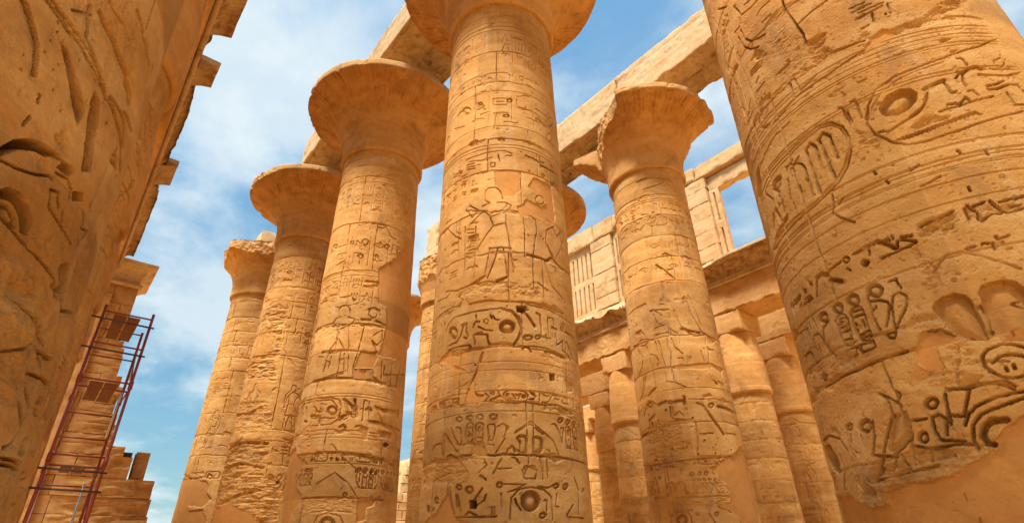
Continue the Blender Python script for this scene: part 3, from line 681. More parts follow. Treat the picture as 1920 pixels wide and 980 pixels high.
for x, y, a, b_ in ((885, 325, 40, 42), (560, 377, 50, 50), (450, 352, 36, 36), (1487, 338, 37, 37), (1585, 345, 35, 46), (1345, 650, 45, 42), (215, 490, 30, 46), (180, 585, 18, 25), (1770, 380, 15, 26)): r.c(x, y, a, b_, .045)
r.hole([(562, 488), (640, 488), (642, 580), (565, 580)], .35); r.c(130, 580, 22, 46, .2, 0)
r.erode([(70, 100), (460, 60), (560, 300), (340, 330), (60, 360)], .05, 5, .5, .1, .15)
r.patch([(325, 430), (370, 560), (395, 650), (440, 690), (520, 725), (620, 760), (60, 760), (210, 620)], .03, .05)
r.weather(.5, .005, .010)
great_column(CX[1], CY, 'tallest central flower column, carved with a robed figure beside two plaster patches', r, None, 1)

# ================================================================== COLUMN C0: the near column filling the right edge
r = Relief(CX[0], CY, R0, KK, -84, 52, 1.3, 11.4, .0105, seed=5)
r.crop(1610, 0, .2245)
zt_ = [r.zat(690, 150), r.crop(1460, 500, .2449).zat(560, 800)]
r.drums(sorted([2.4, 3.5]+zt_+[zt_[0]+1.15, zt_[0]+2.3]), vs=True)
r.crop(1610, 0, .2245)
for y, w, d in ((230, .012, .012), (262, .012, .009), (300, .012, .009), (332, .01, .007), (372, .014, .014), (398, .012, .008)): r.ring(690, y, w, d)
cart = [(75, 975), (80, 880), (150, 745), (300, 640), (500, 560), (700, 490), (1000, 390), (1381, 310)]
r.gs(10, .03, cart); r.gs(7, .012, [(108, 980), (115, 895), (180, 790), (315, 672), (505, 590), (705, 520)])
r.p([(165, 900), (230, 800), (330, 745), (430, 738), (490, 780), (490, 840), (430, 910), (330, 965), (230, 975), (180, 950)], .10, .7)
r.gs(30, .06, [(550, 742), (708, 672)]); r.gs(26, .06, [(872, 605), (920, 572), (980, 556), (1022, 575)])
r.gs(20, .05, [(710, 680), (770, 772), (805, 765)], [(750, 872), (800, 862), (850, 866), (890, 815), (925, 840)], [(1000, 628), (1100, 632), (1250, 630), (1381, 606)], [(1080, 742), (1150, 742), (1250, 706), (1330, 706), (1381, 762)], [(1275, 395), (1330, 446)], [(1320, 395), (1381, 446)])
r.gs(13, .04, [(430, 970), (530, 900), (570, 830), (575, 772)], [(820, 490), (860, 490), (910, 545)], [(1070, 716), (1150, 701), (1210, 676)], [(915, 765), (950, 755), (1000, 800)], [(870, 620), (872, 680), (900, 720)], [(820, 598), (870, 598)], [(810, 655), (840, 615)], [(1240, 770), (1310, 870), (1381, 872)])
r.gs(8, .02, [(1130, 512), (1180, 486), (1225, 500), (1215, 542), (1185, 566), (1142, 542), (1130, 512)], [(1115, 580), (1190, 582), (1255, 570)], [(0, 690), (60, 660)])
r.gs(8, .035, [(0, 110), (100, 65), (200, 25)], [(0, 70), (100, 30)], [(0, 160), (100, 100), (195, 50)], [(110, 110), (130, 180)], [(240, 30), (270, 110)]); r.c(225, 120, 12, 12, .08, 0); r.gs(16, .04, [(25, 242), (80, 212)])
r.erode([(0, 260), (110, 290), (330, 250), (520, 160), (700, 40), (830, -60), (1000, -60), (850, 70), (560, 190), (350, 275), (0, 400)], .05, 6, .4, .05, .08)
r.patch([(60, 410), (40, 390), (120, 310), (200, 240), (290, 250), (312, 282), (200, 340)], .03, .03, val=.9); r.patch([(610, 130), (690, 90), (720, 110), (640, 150)], .03, .03)
r.crop(1310, 0, .2245)
r.gs(15, .05, [(700, 0), (720, 90), (770, 152), (820, 212), (870, 282), (892, 352)], [(820, 212), (960, 82), (1080, 0)]); r.gs(18, .06, [(1090, 440), (1250, 382), (1381, 328)])
r.gs(12, .03, [(670, 975), (770, 850), (860, 772), (1080, 622), (1381, 420)], [(860, 745), (980, 625)])
r.gs(13, .04, [(350, 250), (380, 320), (430, 345), (500, 322), (555, 287)], [(330, 310), (370, 390), (430, 412), (500, 392)], [(440, 395), (450, 350)], [(300, 272), (340, 220)], [(300, 60), (350, 132), (430, 70), (490, 0)], [(380, 42), (425, 0)], [(210, 300), (212, 400), (228, 540), (300, 700), (380, 965)], [(160, 80), (230, 60)])
r.gs(9, .028, [(320, 440), (340, 520), (400, 650), (470, 850), (522, 975)], [(440, 640), (520, 548)], [(430, 602), (510, 508)], [(436, 620), (500, 545)], [(650, 622), (760, 510)], [(662, 612), (752, 540)], [(480, 772), (550, 680)], [(510, 892), (600, 788)], [(505, 870), (585, 780)], [(740, 700), (790, 650), (850, 760)], [(760, 700), (800, 820)], [(850, 745), (985, 620)], [(485, 130), (520, 70), (590, 10)], [(120, 150), (180, 260)], [(430, 830), (410, 970)], [(260, 560), (300, 640), (310, 740), (390, 960)], [(530, 190), (600, 120)], [(1260, 72), (1381, 18)], [(1280, 107), (1381, 58)], [(1310, 167), (1381, 118)])
r.gs(16, .045, [(480, 690), (500, 645)], [(520, 820), (525, 840)], [(575, 830), (595, 810)], [(560, 900), (570, 945)], [(1362, 240), (1381, 228)])
r.erode([(905, 350), (1000, 290), (1060, 290), (1060, 380), (1110, 440), (1020, 525), (970, 560), (930, 460)], .06, 9, .2, .04, .05)
r.erode([(520, 400), (700, 200), (900, 400), (1000, 560), (800, 620), (700, 500), (560, 480)], .018, 11, .7, .1, .2)
r.tint([(1130, 590), (1170, 600), (1240, 790), (1280, 990), (1230, 990), (1180, 760)], 'paint_or_shade', .5)
r.gs(10, .025, [(1170, 905), (1195, 895), (1225, 970)], [(1270, 850), (1300, 830), (1340, 920), (1360, 985)])
r.crop(1620, 150, .2551)
zz_ = [(270, 440)]
for i in range(18): 
    f_ = (i+.5)/18; zz_.append((270+560*f_-4, 440-200*f_-12)); zz_.append((270+560*(i+1)/18, 440-200*(i+1)/18+4))
r.g(zz_, 9, .04); r.g([(250, 440), (500, 350), (800, 240), (845, 250)], 13, .03)
r.gs(9, .03, [(20, 250), (22, 330), (90, 400), (150, 425), (220, 462), (330, 476), (450, 452), (700, 366), (900, 297), (1176, 226)], [(110, 385), (190, 375), (300, 300), (400, 240), (440, 190), (460, 90)], [(560, 230), (700, 190), (950, 120)])
r.gs(14, .04, [(110, 382), (140, 375)], [(180, 380), (300, 300)])
for y, w, d in ((455, .014, .014), (470, .012, .01), (562, .012, .012), (590, .01, .008), (625, .012, .010)): r.ring(700, y, w, d)
r.gs(9, .03, [(420, 782), (500, 742), (560, 705)], [(340, 660), (400, 622)]); r.ring(700, 880, .014, .012)
for x, y in ((700, 520), (910, 530), (775, 795), (170, 745), (80, 680)): r.g([(x-8, y-10), (x+10, y+14)], 9, .04)
r.erode([(30, 380), (150, 430), (120, 520), (20, 500), (-30, 450)], .04, 8, .4, .04, .06)
r.crop(1360, 200, .2857)
r.gs(8, .03, [(250, 540), (300, 430), (400, 320), (520, 200), (600, 130), (690, 102), (770, 130), (810, 200), (825, 300), (800, 400), (740, 500), (600, 640), (480, 740), (380, 850), (330, 930), (310, 940), (295, 880), (250, 660), (240, 600), (250, 540)])
r.gs(6, .014, [(262, 560), (310, 450), (410, 335), (530, 215), (610, 147), (690, 120), (755, 145), (792, 210), (805, 300), (780, 395), (720, 492), (590, 625), (470, 727)])
r.gs(17, .05, [(720, 470), (610, 215), (640, 172), (680, 190), (735, 330)], [(620, 560), (527, 285), (555, 242), (590, 262), (632, 405)], [(348, 560), (320, 545), (325, 500), (355, 460)], [(350, 582), (380, 682)], [(330, 672), (362, 742)], [(312, 702), (316, 792)])
r.gs(12, .04, [(440, 392), (470, 370), (500, 375), (522, 400), (578, 580)], [(440, 392), (480, 520), (515, 622)], [(410, 472), (430, 600), (462, 680)], [(400, 402), (440, 352)], [(430, 405), (482, 328)], [(425, 340), (430, 352)], [(395, 395), (402, 412)], [(530, 470), (545, 520)], [(500, 560), (490, 520)], [(270, 570), (310, 610), (320, 640)], [(265, 700), (295, 860)])
r.p([(325, 850), (400, 705), (415, 700), (412, 740), (345, 850), (320, 880)], .05, .3); r.p([(302, 550), (310, 490), (345, 450), (370, 460), (362, 520), (340, 580)], .05, .8)
r.p([(213, 380), (232, 470), (243, 560), (226, 640), (212, 580), (198, 430)], .07, .2)
for x, y in ((500, 182), (512, 197), (700, 640), (715, 660), (760, 685), (800, 745)): r.ring(x, y, .014, .014)
r.gs(9, .03, [(700, 570), (710, 640), (705, 700), (760, 730), (850, 760)], [(140, 120), (180, 30)], [(110, 0), (160, 180), (190, 280), (170, 380)], [(320, 100), (390, 20)])
r.gs(9, .028, [(740, 10), (765, 5), (820, 120)], [(800, 30), (830, 100)], [(920, 70), (940, 0)]); r.p([(210, 90), (250, 130), (310, 90), (270, 150), (220, 150)], .03, .2)
r.tint([(830, 60), (870, 110), (920, 200), (945, 260), (900, 240), (850, 150)], 'paint_or_shade', .6); r.erode([(850, 150), (930, 180), (950, 260), (880, 280)], .03, 9, .4, .03, .05)
r.gs(12, .04, [(835, 965), (960, 895)], [(770, 600), (740, 640)])
r.crop(1450, 370, .2448)
r.gs(16, .05, [(615, 432), (760, 358)], [(1130, 212), (1250, 155), (1372, 105)], [(1480, 60), (1560, 110), (1580, 162)], [(1530, 62), (1625, 30)], [(1660, 20), (1730, 72), (1800, 110), (1920, 80)], [(830, 460), (960, 405), (1090, 345)], [(400, 580), (510, 495)], [(325, 640), (330, 700), (332, 755)], [(950, 330), (950, 380)], [(975, 300), (1060, 290)], [(975, 320), (1090, 330)])
r.gs(26, .06, [(785, 335), (840, 345), (930, 380)], [(330, 612), (360, 585), (400, 592)], [(430, 628), (512, 636)])
r.gs(10, .035, [(155, 800), (205, 750)], [(150, 830), (200, 780)], [(235, 780), (287, 748)], [(240, 810), (300, 772)], [(730, 400), (732, 442)], [(870, 310), (890, 330)], [(900, 295), (915, 320)], [(850, 320), (865, 345)], [(1740, 32), (1920, -12)], [(1600, 160), (1680, 120), (1760, 110)], [(1700, 295), (1712, 320), (1800, 290)], [(1600, 352), (1650, 350)], [(1680, 350), (1700, 400)], [(1750, 340), (1780, 400), (1820, 395)], [(560, 540), (590, 560)], [(1460, 80), (1500, 160)], [(1600, 180), (1640, 150)], [(1820, 60), (1900, 55)])
r.c(700, 500, 36, 32, .09, .2); r.ring_o(555, 475, 22, 22, 10, .035); r.c(285, 660, 18, 22, .05); r.c(236, 716, 20, 22, .05); r.c(140, 822, 12, 22, .05); r.c(210, 822, 12, 16, .05)
r.erode([(1130, 205), (1370, 110), (1420, 180), (1400, 260), (1260, 290), (1140, 285)], .07, 10, .4, .04, .06)
r.erode([(1450, 90), (1700, 50), (1900, 60), (1900, 130), (1700, 130), (1500, 200)], .03, 11, .6, .04, .08)
r.p([(1450, 410), (1480, 375), (1540, 362), (1570, 380), (1500, 405)], .03, .3)
r.gs(7, .012, [(1220, 570), (1330, 440), (1420, 420)], [(1420, 420), (1650, 470), (1900, 540)])
r.erode([(1040, 370), (1100, 370), (1220, 580), (1240, 760), (1180, 740), (1120, 560)], .035, 9, .4, .06, .08)
r.crop(1460, 500, .2449)
for x, y, a, b_ in ((738, 180, 70, 58), (568, 253, 58, 54), (453, 315, 47, 50), (340, 385, 40, 48)): r.c(x, y, a, b_, .045, .85)
r.gs(9, .035, [(430, 415), (448, 372), (480, 360), (505, 370), (525, 395), (572, 575), (550, 602), (520, 606), (498, 590), (430, 415)], [(545, 352), (570, 312), (605, 298), (640, 330), (705, 515), (685, 548), (650, 560), (615, 545), (545, 352)], [(500, 652), (590, 612), (602, 660), (512, 702), (500, 652)], [(605, 602), (722, 558), (735, 608), (632, 655), (605, 602)],
     [(345, 540), (338, 470), (380, 412)], [(340, 540), (380, 640), (432, 685)], [(270, 560), (268, 530), (300, 510), (320, 530), (390, 690)], [(680, 220), (722, 400), (772, 480)], [(740, 300), (720, 330)], [(700, 262), (760, 250), (830, 265), (842, 310), (822, 450)], [(870, 220), (920, 195), (972, 222), (975, 300), (900, 460)], [(870, 230), (860, 300), (885, 470)], [(820, 510), (850, 542), (890, 532), (897, 490), (820, 510)], [(890, 90), (930, 160)], [(850, 110), (900, 90)], [(150, 520), (220, 470)], [(180, 460), (210, 530)], [(230, 430), (250, 500)], [(260, 400), (290, 470)], [(205, 480), (235, 520)])
r.gs(12, .045, [(462, 400), (505, 385)], [(458, 440), (480, 430)], [(470, 470), (520, 440)], [(490, 500), (530, 480)], [(500, 560), (560, 540)], [(570, 345), (630, 325)], [(580, 385), (640, 365)], [(585, 430), (600, 440)], [(600, 480), (610, 490)], [(610, 525), (680, 490)], [(625, 545), (690, 515)], [(640, 410), (660, 460)], [(520, 690), (510, 660)], [(640, 640), (630, 600)])
r.c(478, 408, 26, 22, .04); r.c(537, 530, 16, 16, .04)
r.gs(15, .05, [(340, 920), (440, 860), (560, 800), (700, 742), (980, 640)]); r.gs(12, .04, [(200, 692), (230, 650), (262, 672), (282, 750)], [(205, 700), (225, 800), (262, 975)], [(180, 800), (235, 975)]); r.c(342, 842, 25, 36, .07, .5)
r.gs(12, .05, [(75, 320), (95, 390)], [(95, 280), (125, 380)], [(120, 270), (160, 210)], [(130, 290), (165, 235)], [(160, 310), (175, 280)], [(190, 290), (255, 235)], [(195, 275), (250, 225)]); r.ring(560, 190, .014, .014)
r.erode([(330, 560), (620, 690), (960, 600), (960, 700), (520, 830), (330, 900), (280, 800)], .03, 4, .6, .1, .2)
r.crop(1680, 500, .2449)
r.p([(270, 312), (290, 265), (350, 225), (440, 197), (520, 212), (580, 262), (630, 350), (680, 450), (720, 565), (560, 560), (440, 520), (350, 420), (290, 350)], .05, .55)
r.p([(625, 192), (650, 140), (720, 112), (820, 92), (920, 107), (985, 160), (1100, 300), (1150, 560), (800, 570), (790, 550), (680, 330)], .055, .55)
r.tint([(280, 300), (360, 230), (520, 220), (620, 350), (700, 550), (500, 530), (400, 430)], 'plaster', .55); r.tint([(640, 180), (720, 120), (900, 110), (1000, 220), (1060, 560), (800, 560), (690, 330)], 'plaster', .55)
r.gs(14, .045, [(665, 682), (700, 630), (800, 595), (900, 592), (985, 612)], [(740, 732), (780, 690), (865, 666), (985, 682)], [(720, 790), (800, 842), (900, 852), (985, 830)], [(665, 682), (680, 760), (720, 800)], [(390, 950), (500, 905), (700, 890), (830, 872), (910, 912)], [(985, 230), (890, 270), (985, 300)])
r.gs(16, .05, [(240, 492), (330, 482), (380, 502), (432, 522), (520, 540)]); r.gs(7, .02, [(470, 600), (465, 880)], [(620, 722), (860, 720)])
r.erode([(170, 790), (420, 800), (640, 840), (600, 900), (300, 930), (150, 980), (100, 860)], .05, 7, .4, .06, .1); r.erode([(380, 600), (600, 560), (650, 720), (600, 850), (420, 800)], .035, 8, .6, .08, .1)
for x, y in ((480, 242), (790, 330), (900, 490), (910, 760), (850, 780), (625, 880)): r.g([(x-8, y-12), (x+8, y+14)], 10, .04)
r.patch([(210, 495), (260, 490), (350, 505), (440, 530), (520, 552), (480, 580), (345, 620), (365, 700), (400, 770), (330, 792), (230, 782), (180, 730), (160, 650), (180, 560)], .03, .06)
r.crop(1500, 700, .2857)
r.gs(15, .05, [(520, 130), (560, 152), (600, 230), (612, 280)], [(730, 400), (690, 470), (620, 532)], [(490, 700), (720, 642), (900, 602)], [(260, 530), (290, 640), (292, 760)], [(480, 310), (490, 420), (480, 535), (620, 545)], [(870, 290), (890, 380), (920, 432)], [(950, 130), (970, 240), (990, 330)], [(840, 500), (855, 570)])
r.p([(600, 260), (616, 270), (600, 340), (580, 430), (552, 560), (520, 655), (505, 640), (535, 540), (565, 390)], .10, .1)
r.p([(620, 260), (700, 240), (735, 330), (722, 410), (680, 470), (600, 520), (575, 500), (590, 400)], .03, .95)
r.gs(10, .035, [(720, 340), (735, 400), (730, 540)], [(545, 620), (520, 662)], [(620, 110), (650, 122), (652, 160), (632, 182)], [(570, 150), (620, 180), (660, 206)], [(150, 440), (190, 405), (260, 430), (310, 500), (330, 600), (372, 762)], [(300, 340), (330, 500), (362, 542)], [(510, 665), (600, 662), (720, 620)], [(960, 280), (962, 400)], [(870, 285), (910, 265), (952, 292)], [(740, 305), (830, 296)], [(215, 720), (220, 780)], [(240, 720), (245, 770)], [(400, 400), (425, 480)], [(330, 400), (350, 500), (380, 520)], [(600, 640), (640, 530)], [(700, 600), (660, 530)], [(730, 520), (740, 600)], [(1110, 110), (1070, 272)], [(1000, 272), (1075, 275)])
r.gs(16, .05, [(960, 100), (1100, 92), (1250, 62), (1350, 80), (1405, 102)], [(1470, 112), (1300, 150), (1150, 210), (1100, 262), (1082, 332)], [(1470, 155), (1330, 205), (1180, 262), (1132, 332), (1135, 420), (1160, 492)], [(740, 470), (840, 490), (980, 462), (1130, 460)], [(910, 430), (1080, 440)])
r.g([(1350, 300), (1250, 302), (1205, 345), (1195, 400), (1222, 448), (1270, 455)], 34, .08)
for x, y, a, b_, d in ((428, 340, 50, 54, .07), (326, 346, 24, 32, .05), (857, 193, 56, 46, .06), (806, 415, 43, 46, .06)): r.c(x, y, a, b_, d, .85)
r.p([(160, 470), (190, 460), (230, 520), (262, 600), (256, 662), (220, 640), (180, 560)], .11, .2); r.p([(195, 490), (215, 490), (225, 560), (212, 600), (192, 570)], .0, 0)
r.erode([(510, 600), (900, 560), (1150, 440), (1300, 460), (1000, 680), (800, 730), (560, 800), (400, 800)], .04, 8, .5, .08, .12)
r.erode([(180, 40), (330, 60), (700, 120), (760, 20), (1000, 60), (900, 140), (600, 160), (200, 140)], .02, 6, .7, .1, .15)
r.patch([(215, 850), (215, 800), (330, 792), (380, 842), (470, 882), (580, 872), (575, 792), (700, 722), (850, 712), (930, 682), (1030, 612), (1150, 542), (1262, 482), (1322, 342), (1400, 290), (1560, 200), (1700, 400), (1700, 1300), (240, 1300)], .05, .06)
for x, y in ((985, 860), (1070, 950), (1160, 965), (645, 900), (1135, 590), (1148, 635), (1340, 545), (865, 840), (1062, 810), (1425, 590)): r.g([(x-5, y-22), (x+6, y+18)], 7, .04)
r.weather(.6, .0045, .010)
great_column(CX[0], CY, 'enormous near column filling the right side, with oval name rings and smooth plaster below', r, None, 2)
# ================================================================== COLUMN C2 (left of the centre)
r = Relief(CX[2], CY, R0, KK, -97, 97, 1.6, 16.40, .019, seed=11)
a = [r.crop(540, 280, .2653).zat(600, y) for y in (190, 520, 860)] + [r.crop(540, 520, .2448).zat(450, y) for y in (145, 360, 560, 780)] + [r.crop(500, 730, .255).zat(500, y) for y in (300, 480, 795)]
r.drums(sorted(a)+[2.0])
r.crop(540, 280, .2653)
for y in (60, 110, 190, 230): r.ring(600, y, .02, .018)
r.text_cols(r.zat(600, 440), r.zat(600, 250), -1.9, 2.0, .42, .016, .034); r.text_cols(r.zat(600, 830), r.zat(600, 620), -2.2, 2.2, .7, .02, .036)
for x, y, q in ((545, 653, 22), (512, 752, 18), (700, 685, 16), (785, 718, 16), (452, 658, 12), (335, 685, 14)): r.ring_o(x, y, q, q*.85, 9, .035)
r.tint([(580, 50), (760, 70), (760, 110), (580, 85)], 'pale', .8)
for y in (870, 890, 935, 960): r.ring(520, y, .018, .014)
r.text_cols(r.zat(450, 975), r.zat(450, 905), -2.2, .5, .4, .02, .03)
r.g([(555, 930), (640, 940)], 14, .05); r.g([(550, 965), (640, 960)], 10, .03)
r.crop(540, 520, .2448)
r.text_cols(r.zat(450, 210), r.zat(450, 30), -2.3, .6, .42, .018, .03)
r.gs(9, .03, [(385, 300), (390, 250), (410, 218), (445, 212), (475, 240), (478, 290)], [(345, 345), (365, 315), (405, 300)], [(460, 300), (510, 318), (500, 345), (400, 395), (350, 355)], [(350, 360), (390, 420), (385, 470), (320, 550)], [(385, 460), (430, 555)], [(465, 360), (465, 560), (460, 730)], [(495, 350), (720, 370)], [(590, 360), (540, 560), (500, 680), (500, 760)], [(620, 290), (625, 245), (660, 232), (700, 245), (705, 290)],
     [(565, 318), (630, 322)], [(680, 335), (740, 360), (735, 385)], [(660, 440), (725, 400), (722, 480), (680, 520), (645, 480)], [(645, 480), (685, 590)], [(310, 580), (270, 720)], [(330, 600), (310, 700)], [(430, 580), (430, 730), (310, 770)], [(190, 800), (300, 760), (440, 715)], [(500, 700), (640, 705)], [(655, 640), (655, 760), (710, 805)], [(720, 640), (715, 800)], [(740, 680), (735, 745), (890, 745)], [(860, 690), (820, 840)], [(770, 830), (830, 830)], [(225, 230), (300, 175)], [(215, 400), (350, 350)])
r.gs(15, .05, [(565, 318), (630, 322)], [(680, 330), (745, 362)], [(620, 240), (660, 230), (700, 250)], [(260, 570), (400, 555), (540, 565), (620, 580), (680, 570)], [(655, 760), (710, 805)], [(190, 795), (300, 770), (500, 770), (740, 810)])
r.ring_o(655, 270, 30, 38, 9, .03)
r.patch([(700, -70), (690, 60), (690, 190), (750, 230), (760, 340), (720, 500), (690, 590), (740, 610), (860, 640), (900, 690), (1200, 700), (1200, -500), (940, -300), (830, -150), (750, -100)], .03, .06)
r.patch([(545, 580), (680, 575), (690, 620), (650, 690), (505, 690)], .03, .04); r.patch([(505, 700), (600, 710), (600, 780), (500, 770)], .03, .04)
r.p([(485, 150), (530, 165), (500, 190)], .05, .2)
r.erode([(140, 150), (250, 150), (180, 600), (60, 980), (0, 900)], .04, 6, .5, .1, .15)
r.crop(500, 730, .255)
r.ring(500, 30, .018, .016); r.ring(500, 50, .018, .012); r.ring(500, 325, .018, .014); r.ring(500, 350, .016, .01); r.ring(500, 540, .02, .016)
r.gs(9, .03, [(250, 100), (330, 70), (480, 58), (535, 75), (550, 130), (530, 210), (470, 255), (330, 265)], [(265, 110), (480, 75), (520, 130)], [(720, 80), (705, 230)], [(725, 75), (755, 90), (755, 220)], [(800, 120), (830, 190), (860, 260)], [(340, 90), (345, 130)], [(400, 100), (395, 220)], [(440, 110), (400, 100)], [(330, 210), (500, 210)])
r.c(480, 150, 42, 38, .07, .8)
r.gs(17, .05, [(570, 68), (635, 122)], [(650, 70), (665, 190)], [(540, 220), (560, 190), (610, 175)], [(260, 130), (255, 165)], [(290, 130), (285, 215)], [(345, 125), (370, 160), (400, 165)], [(330, 190), (380, 190), (385, 245)], [(820, 130), (860, 148), (950, 155)], [(965, 155), (970, 200)], [(735, 140), (755, 128), (770, 150)], [(540, 270), (560, 258), (578, 275)], [(660, 270), (690, 265), (740, 285)], [(760, 230), (830, 240), (900, 265), (980, 300)], [(830, 305), (915, 325)], [(580, 80), (590, 160), (620, 170)], [(630, 130), (640, 160)])
r.p([(540, 215), (570, 190), (605, 185), (600, 210), (570, 222)], .04, .8); r.c(640, 190, 24, 18, .04, .8); r.c(285, 232, 14, 10, .12, 0); r.c(878, 403, 22, 18, .16, .2); r.c(970, 445, 8, 20, .1, 0)
r.patch([(695, 285), (745, 290), (735, 370), (710, 370)], .03, .02)
r.text_row(r.zat(500, 525), r.zat(500, 462), -1.7, 2.4, .035, .032)
r.gs(16, .05, [(215, 485), (350, 472), (380, 460), (520, 460), (660, 470), (730, 490), (850, 510)])
r.frieze(r.zat(700, 740), r.zat(700, 565), .4, 2.5, .028); r.frieze(r.zat(300, 720), r.zat(300, 570), -2.0, -.9, .028)
for x, y, q in ((665, 597, 18), (717, 598, 18), (300, 592, 20), (578, 770, 22), (828, 790, 14)): r.c(x, y, q, q, .04)
r.c(767, 605, 12, 18, .1, 0); r.c(803, 612, 12, 16, .1, 0)
r.gs(12, .03, [(370, 690), (500, 610), (600, 690), (660, 790)], [(260, 800), (450, 790), (660, 800), (850, 810)], [(330, 900), (450, 890), (620, 900)])
r.tint([(380, 690), (500, 620), (590, 690), (640, 790), (260, 800)], 'paint_or_shade', .25)
r.c(448, 985, 62, 58, .09, .7); r.gs(10, .03, [(340, 1000), (370, 930), (450, 905), (540, 930), (570, 1000)])
r.patch([(100, 980), (130, 700), (170, 480), (215, 420), (220, 490), (300, 540), (210, 620), (215, 720), (255, 780), (210, 860), (160, 930), (150, 1100), (60, 1100)], .04, .06)
r.patch([(660, 810), (800, 820), (790, 850), (735, 870), (730, 960), (660, 975)], .03, .04)
r.erode([(210, 340), (330, 260), (330, 420), (240, 470)], .03, 8, .5, .06, .1)
r.erode([(240, 810), (650, 810), (650, 890), (260, 900)], .03, 10, .5, .06, .08)
r.weather(.5, .006, .012)
great_column(CX[2], CY, 'wide flower column left of the centre, two facing figures beside a tall plaster strip', r, {-180: 4, -92: 4, -82: 3.9, -52: 3.5, -40: 3.42, -28: 3.6, 180: 4}, 4)

# ================================================================== COLUMN C3, C4
r = Relief(CX[3], CY, R0, KK, -97, 97, 1.6, 16.40, .024, seed=13)
a = [r.crop(320, 520, .196).zat(800, y) for y in (150, 290, 455, 590, 770)]+[r.crop(310, 740, .245).zat(700, y) for y in (260, 350, 530, 720)]
r.drums(sorted(a)+[2.0, 15.2])
for z in (16.1, 15.9, 15.3, 14.6, 14.5): r.ring_z(z, .02, .018)
r.text_cols(13.7, 14.9, -2, 2, .5, .022, .04); r.text_cols(12.1, 13.2, -2, 2, .6, .022, .04); r.text_cols(10.6, 11.5, -2, 2, .6, .022, .04); r.text_row(5.7, 6.3, -2, 2, .03, .04); r.frieze(3.9, 5.1, -2, 2); r.person(-1.2, 6.8, 2.0); r.person(.5, 6.8, 2.0, -1)
r.crop(320, 520, .196)
r.erode([(900, 200), (1120, 290), (1080, 480), (1000, 980), (640, 980), (700, 800), (1000, 700), (960, 500), (900, 330)], .08, 2.6, .4, .15, .2, str_=(1, 1, 4.0))
r.patch([(580, 770), (610, 640), (680, 640), (690, 700), (640, 770)], .07, .05, val=.6)
r.crop(310, 740, .245)
r.erode([(470, 380), (760, 340), (800, 470), (700, 560), (880, 700), (860, 1100), (340, 1100), (380, 800), (440, 600)], .09, 2.2, .4, .2, .25, str_=(1, 1, 4.2), oct_=6)
r.erode([(540, 60), (780, 60), (820, 240), (600, 300), (500, 260)], .07, 3, .3, .1, .2)
for q in ([(480, 420), (560, 370), (640, 360), (780, 370)], [(450, 580), (560, 520), (640, 540), (750, 555)], [(440, 820), (560, 760), (720, 730)], [(540, 160), (640, 140), (730, 95)]): r.g(q, 24, .09)
r.patch([(330, 1000), (380, 880), (490, 830), (600, 890), (690, 920), (660, 1200), (300, 1200)], .05, .06)
r.c(862, 668, 16, 18, .18, 0); r.c(700, 520, 20, 16, .05); r.c(800, 525, 20, 14, .05)
r.weather(.45, .008, .02)
great_column(CX[3], CY, 'heavily eroded flower column, second from the left, its lower shaft worn into deep horizontal ridges', r, {-180: 4, -75: 4, -62: 3.35, -50: 3.3, -35: 3.5, -25: 4, 180: 4}, 6)
r = Relief(CX[4], CY, R0, KK, -97, 60, 1.6, 16.40, .028, seed=17)
r.crop(320, 520, .196)
a = [r.zat(600, y) for y in (255, 385, 515, 645, 760, 890)]+[r.crop(310, 740, .245).zat(330, y) for y in (140, 300, 460)]
r.drums(sorted(a)+[2.0])
for z in (16.1, 15.9): r.ring_z(z, .02, .018)
r.text_cols(9.2, 11.0, -2.4, 1.5, .7, .014, .03); r.text_cols(12.2, 13.5, -2.4, 1.5, .6, .012, .03); r.person(-.9, 7.3, 2.0); 
r.crop(310, 740, .245); r.c(340, 625, 26, 24, .05); r.text_row(r.zat(250, 640), r.zat(250, 585), -2.2, .3, .03, .03)
r.patch([(100, 640), (170, 640), (300, 650), (330, 700), (320, 740), (350, 800), (280, 860), (160, 850), (180, 890), (280, 870), (310, 960), (300, 1200), (-100, 1200), (60, 700)], .04, .08)
r.g([(140, 600), (190, 640), (270, 635)], 16, .05)
r.weather(.5, .007, .016)
great_column(CX[4], CY, 'slender flower column at the far left end, broken capital carrying a square stone lump', r, {-180: 2.0, -120: 2.6, -95: 2.62, -70: 2.5, -62: 2.75, -50: 2.95, -30: 2.6, -12: 2.45, 10: 2.8, 60: 2.9, 120: 2.4, 180: 2.0}, 8, abacus=False)
block('stone_lump', (CX[4]-.9, CX[4]+.9, CY-1.0, CY+1.0, 19.585, 21.2), M_BEAM, None, .18, .04, .3, seed=4)
tag(bpy.data.objects['stone_lump'], 'chipped square stone lump on top of the broken far left capital', 'stone block')

# ================================================================== ROW D (behind the centre row)
r = Relief(DX[1], DY, R0, KK, -97, 97, 1.6, 16.40, .020, seed=19)
a = [r.crop(1140, 330, .2245).zat(480, y) for y in (155, 320, 490, 670, 875)]+[r.crop(1160, 530, .2448).zat(450, y) for y in (400, 640, 900)]+[r.crop(1190, 740, .2448).zat(450, y) for y in (205, 470)]
r.drums(sorted(a)+[2.0])
r.crop(1140, 330, .2245)
for y in (20, 155, 190, 205): r.ring(480, y, .02, .018)
r.g([(240, 50), (330, 15), (480, 30), (540, 50)], 16, .04); r.g([(300, 110), (400, 80), (520, 35)], 10, .03)
r.text_cols(r.zat(480, 310), r.zat(480, 215), -2.1, 2.1, .36, .02, .036); r.text_row(r.zat(480, 410), r.zat(480, 335), -2.1, 2.1, .016, .03)
r.text_cols(r.zat(480, 660), r.zat(480, 520), -2.2, 2.2, .6, .014, .03); r.text_cols(r.zat(480, 850), r.zat(480, 700), -2.2, 2.2, .6, .014, .03)
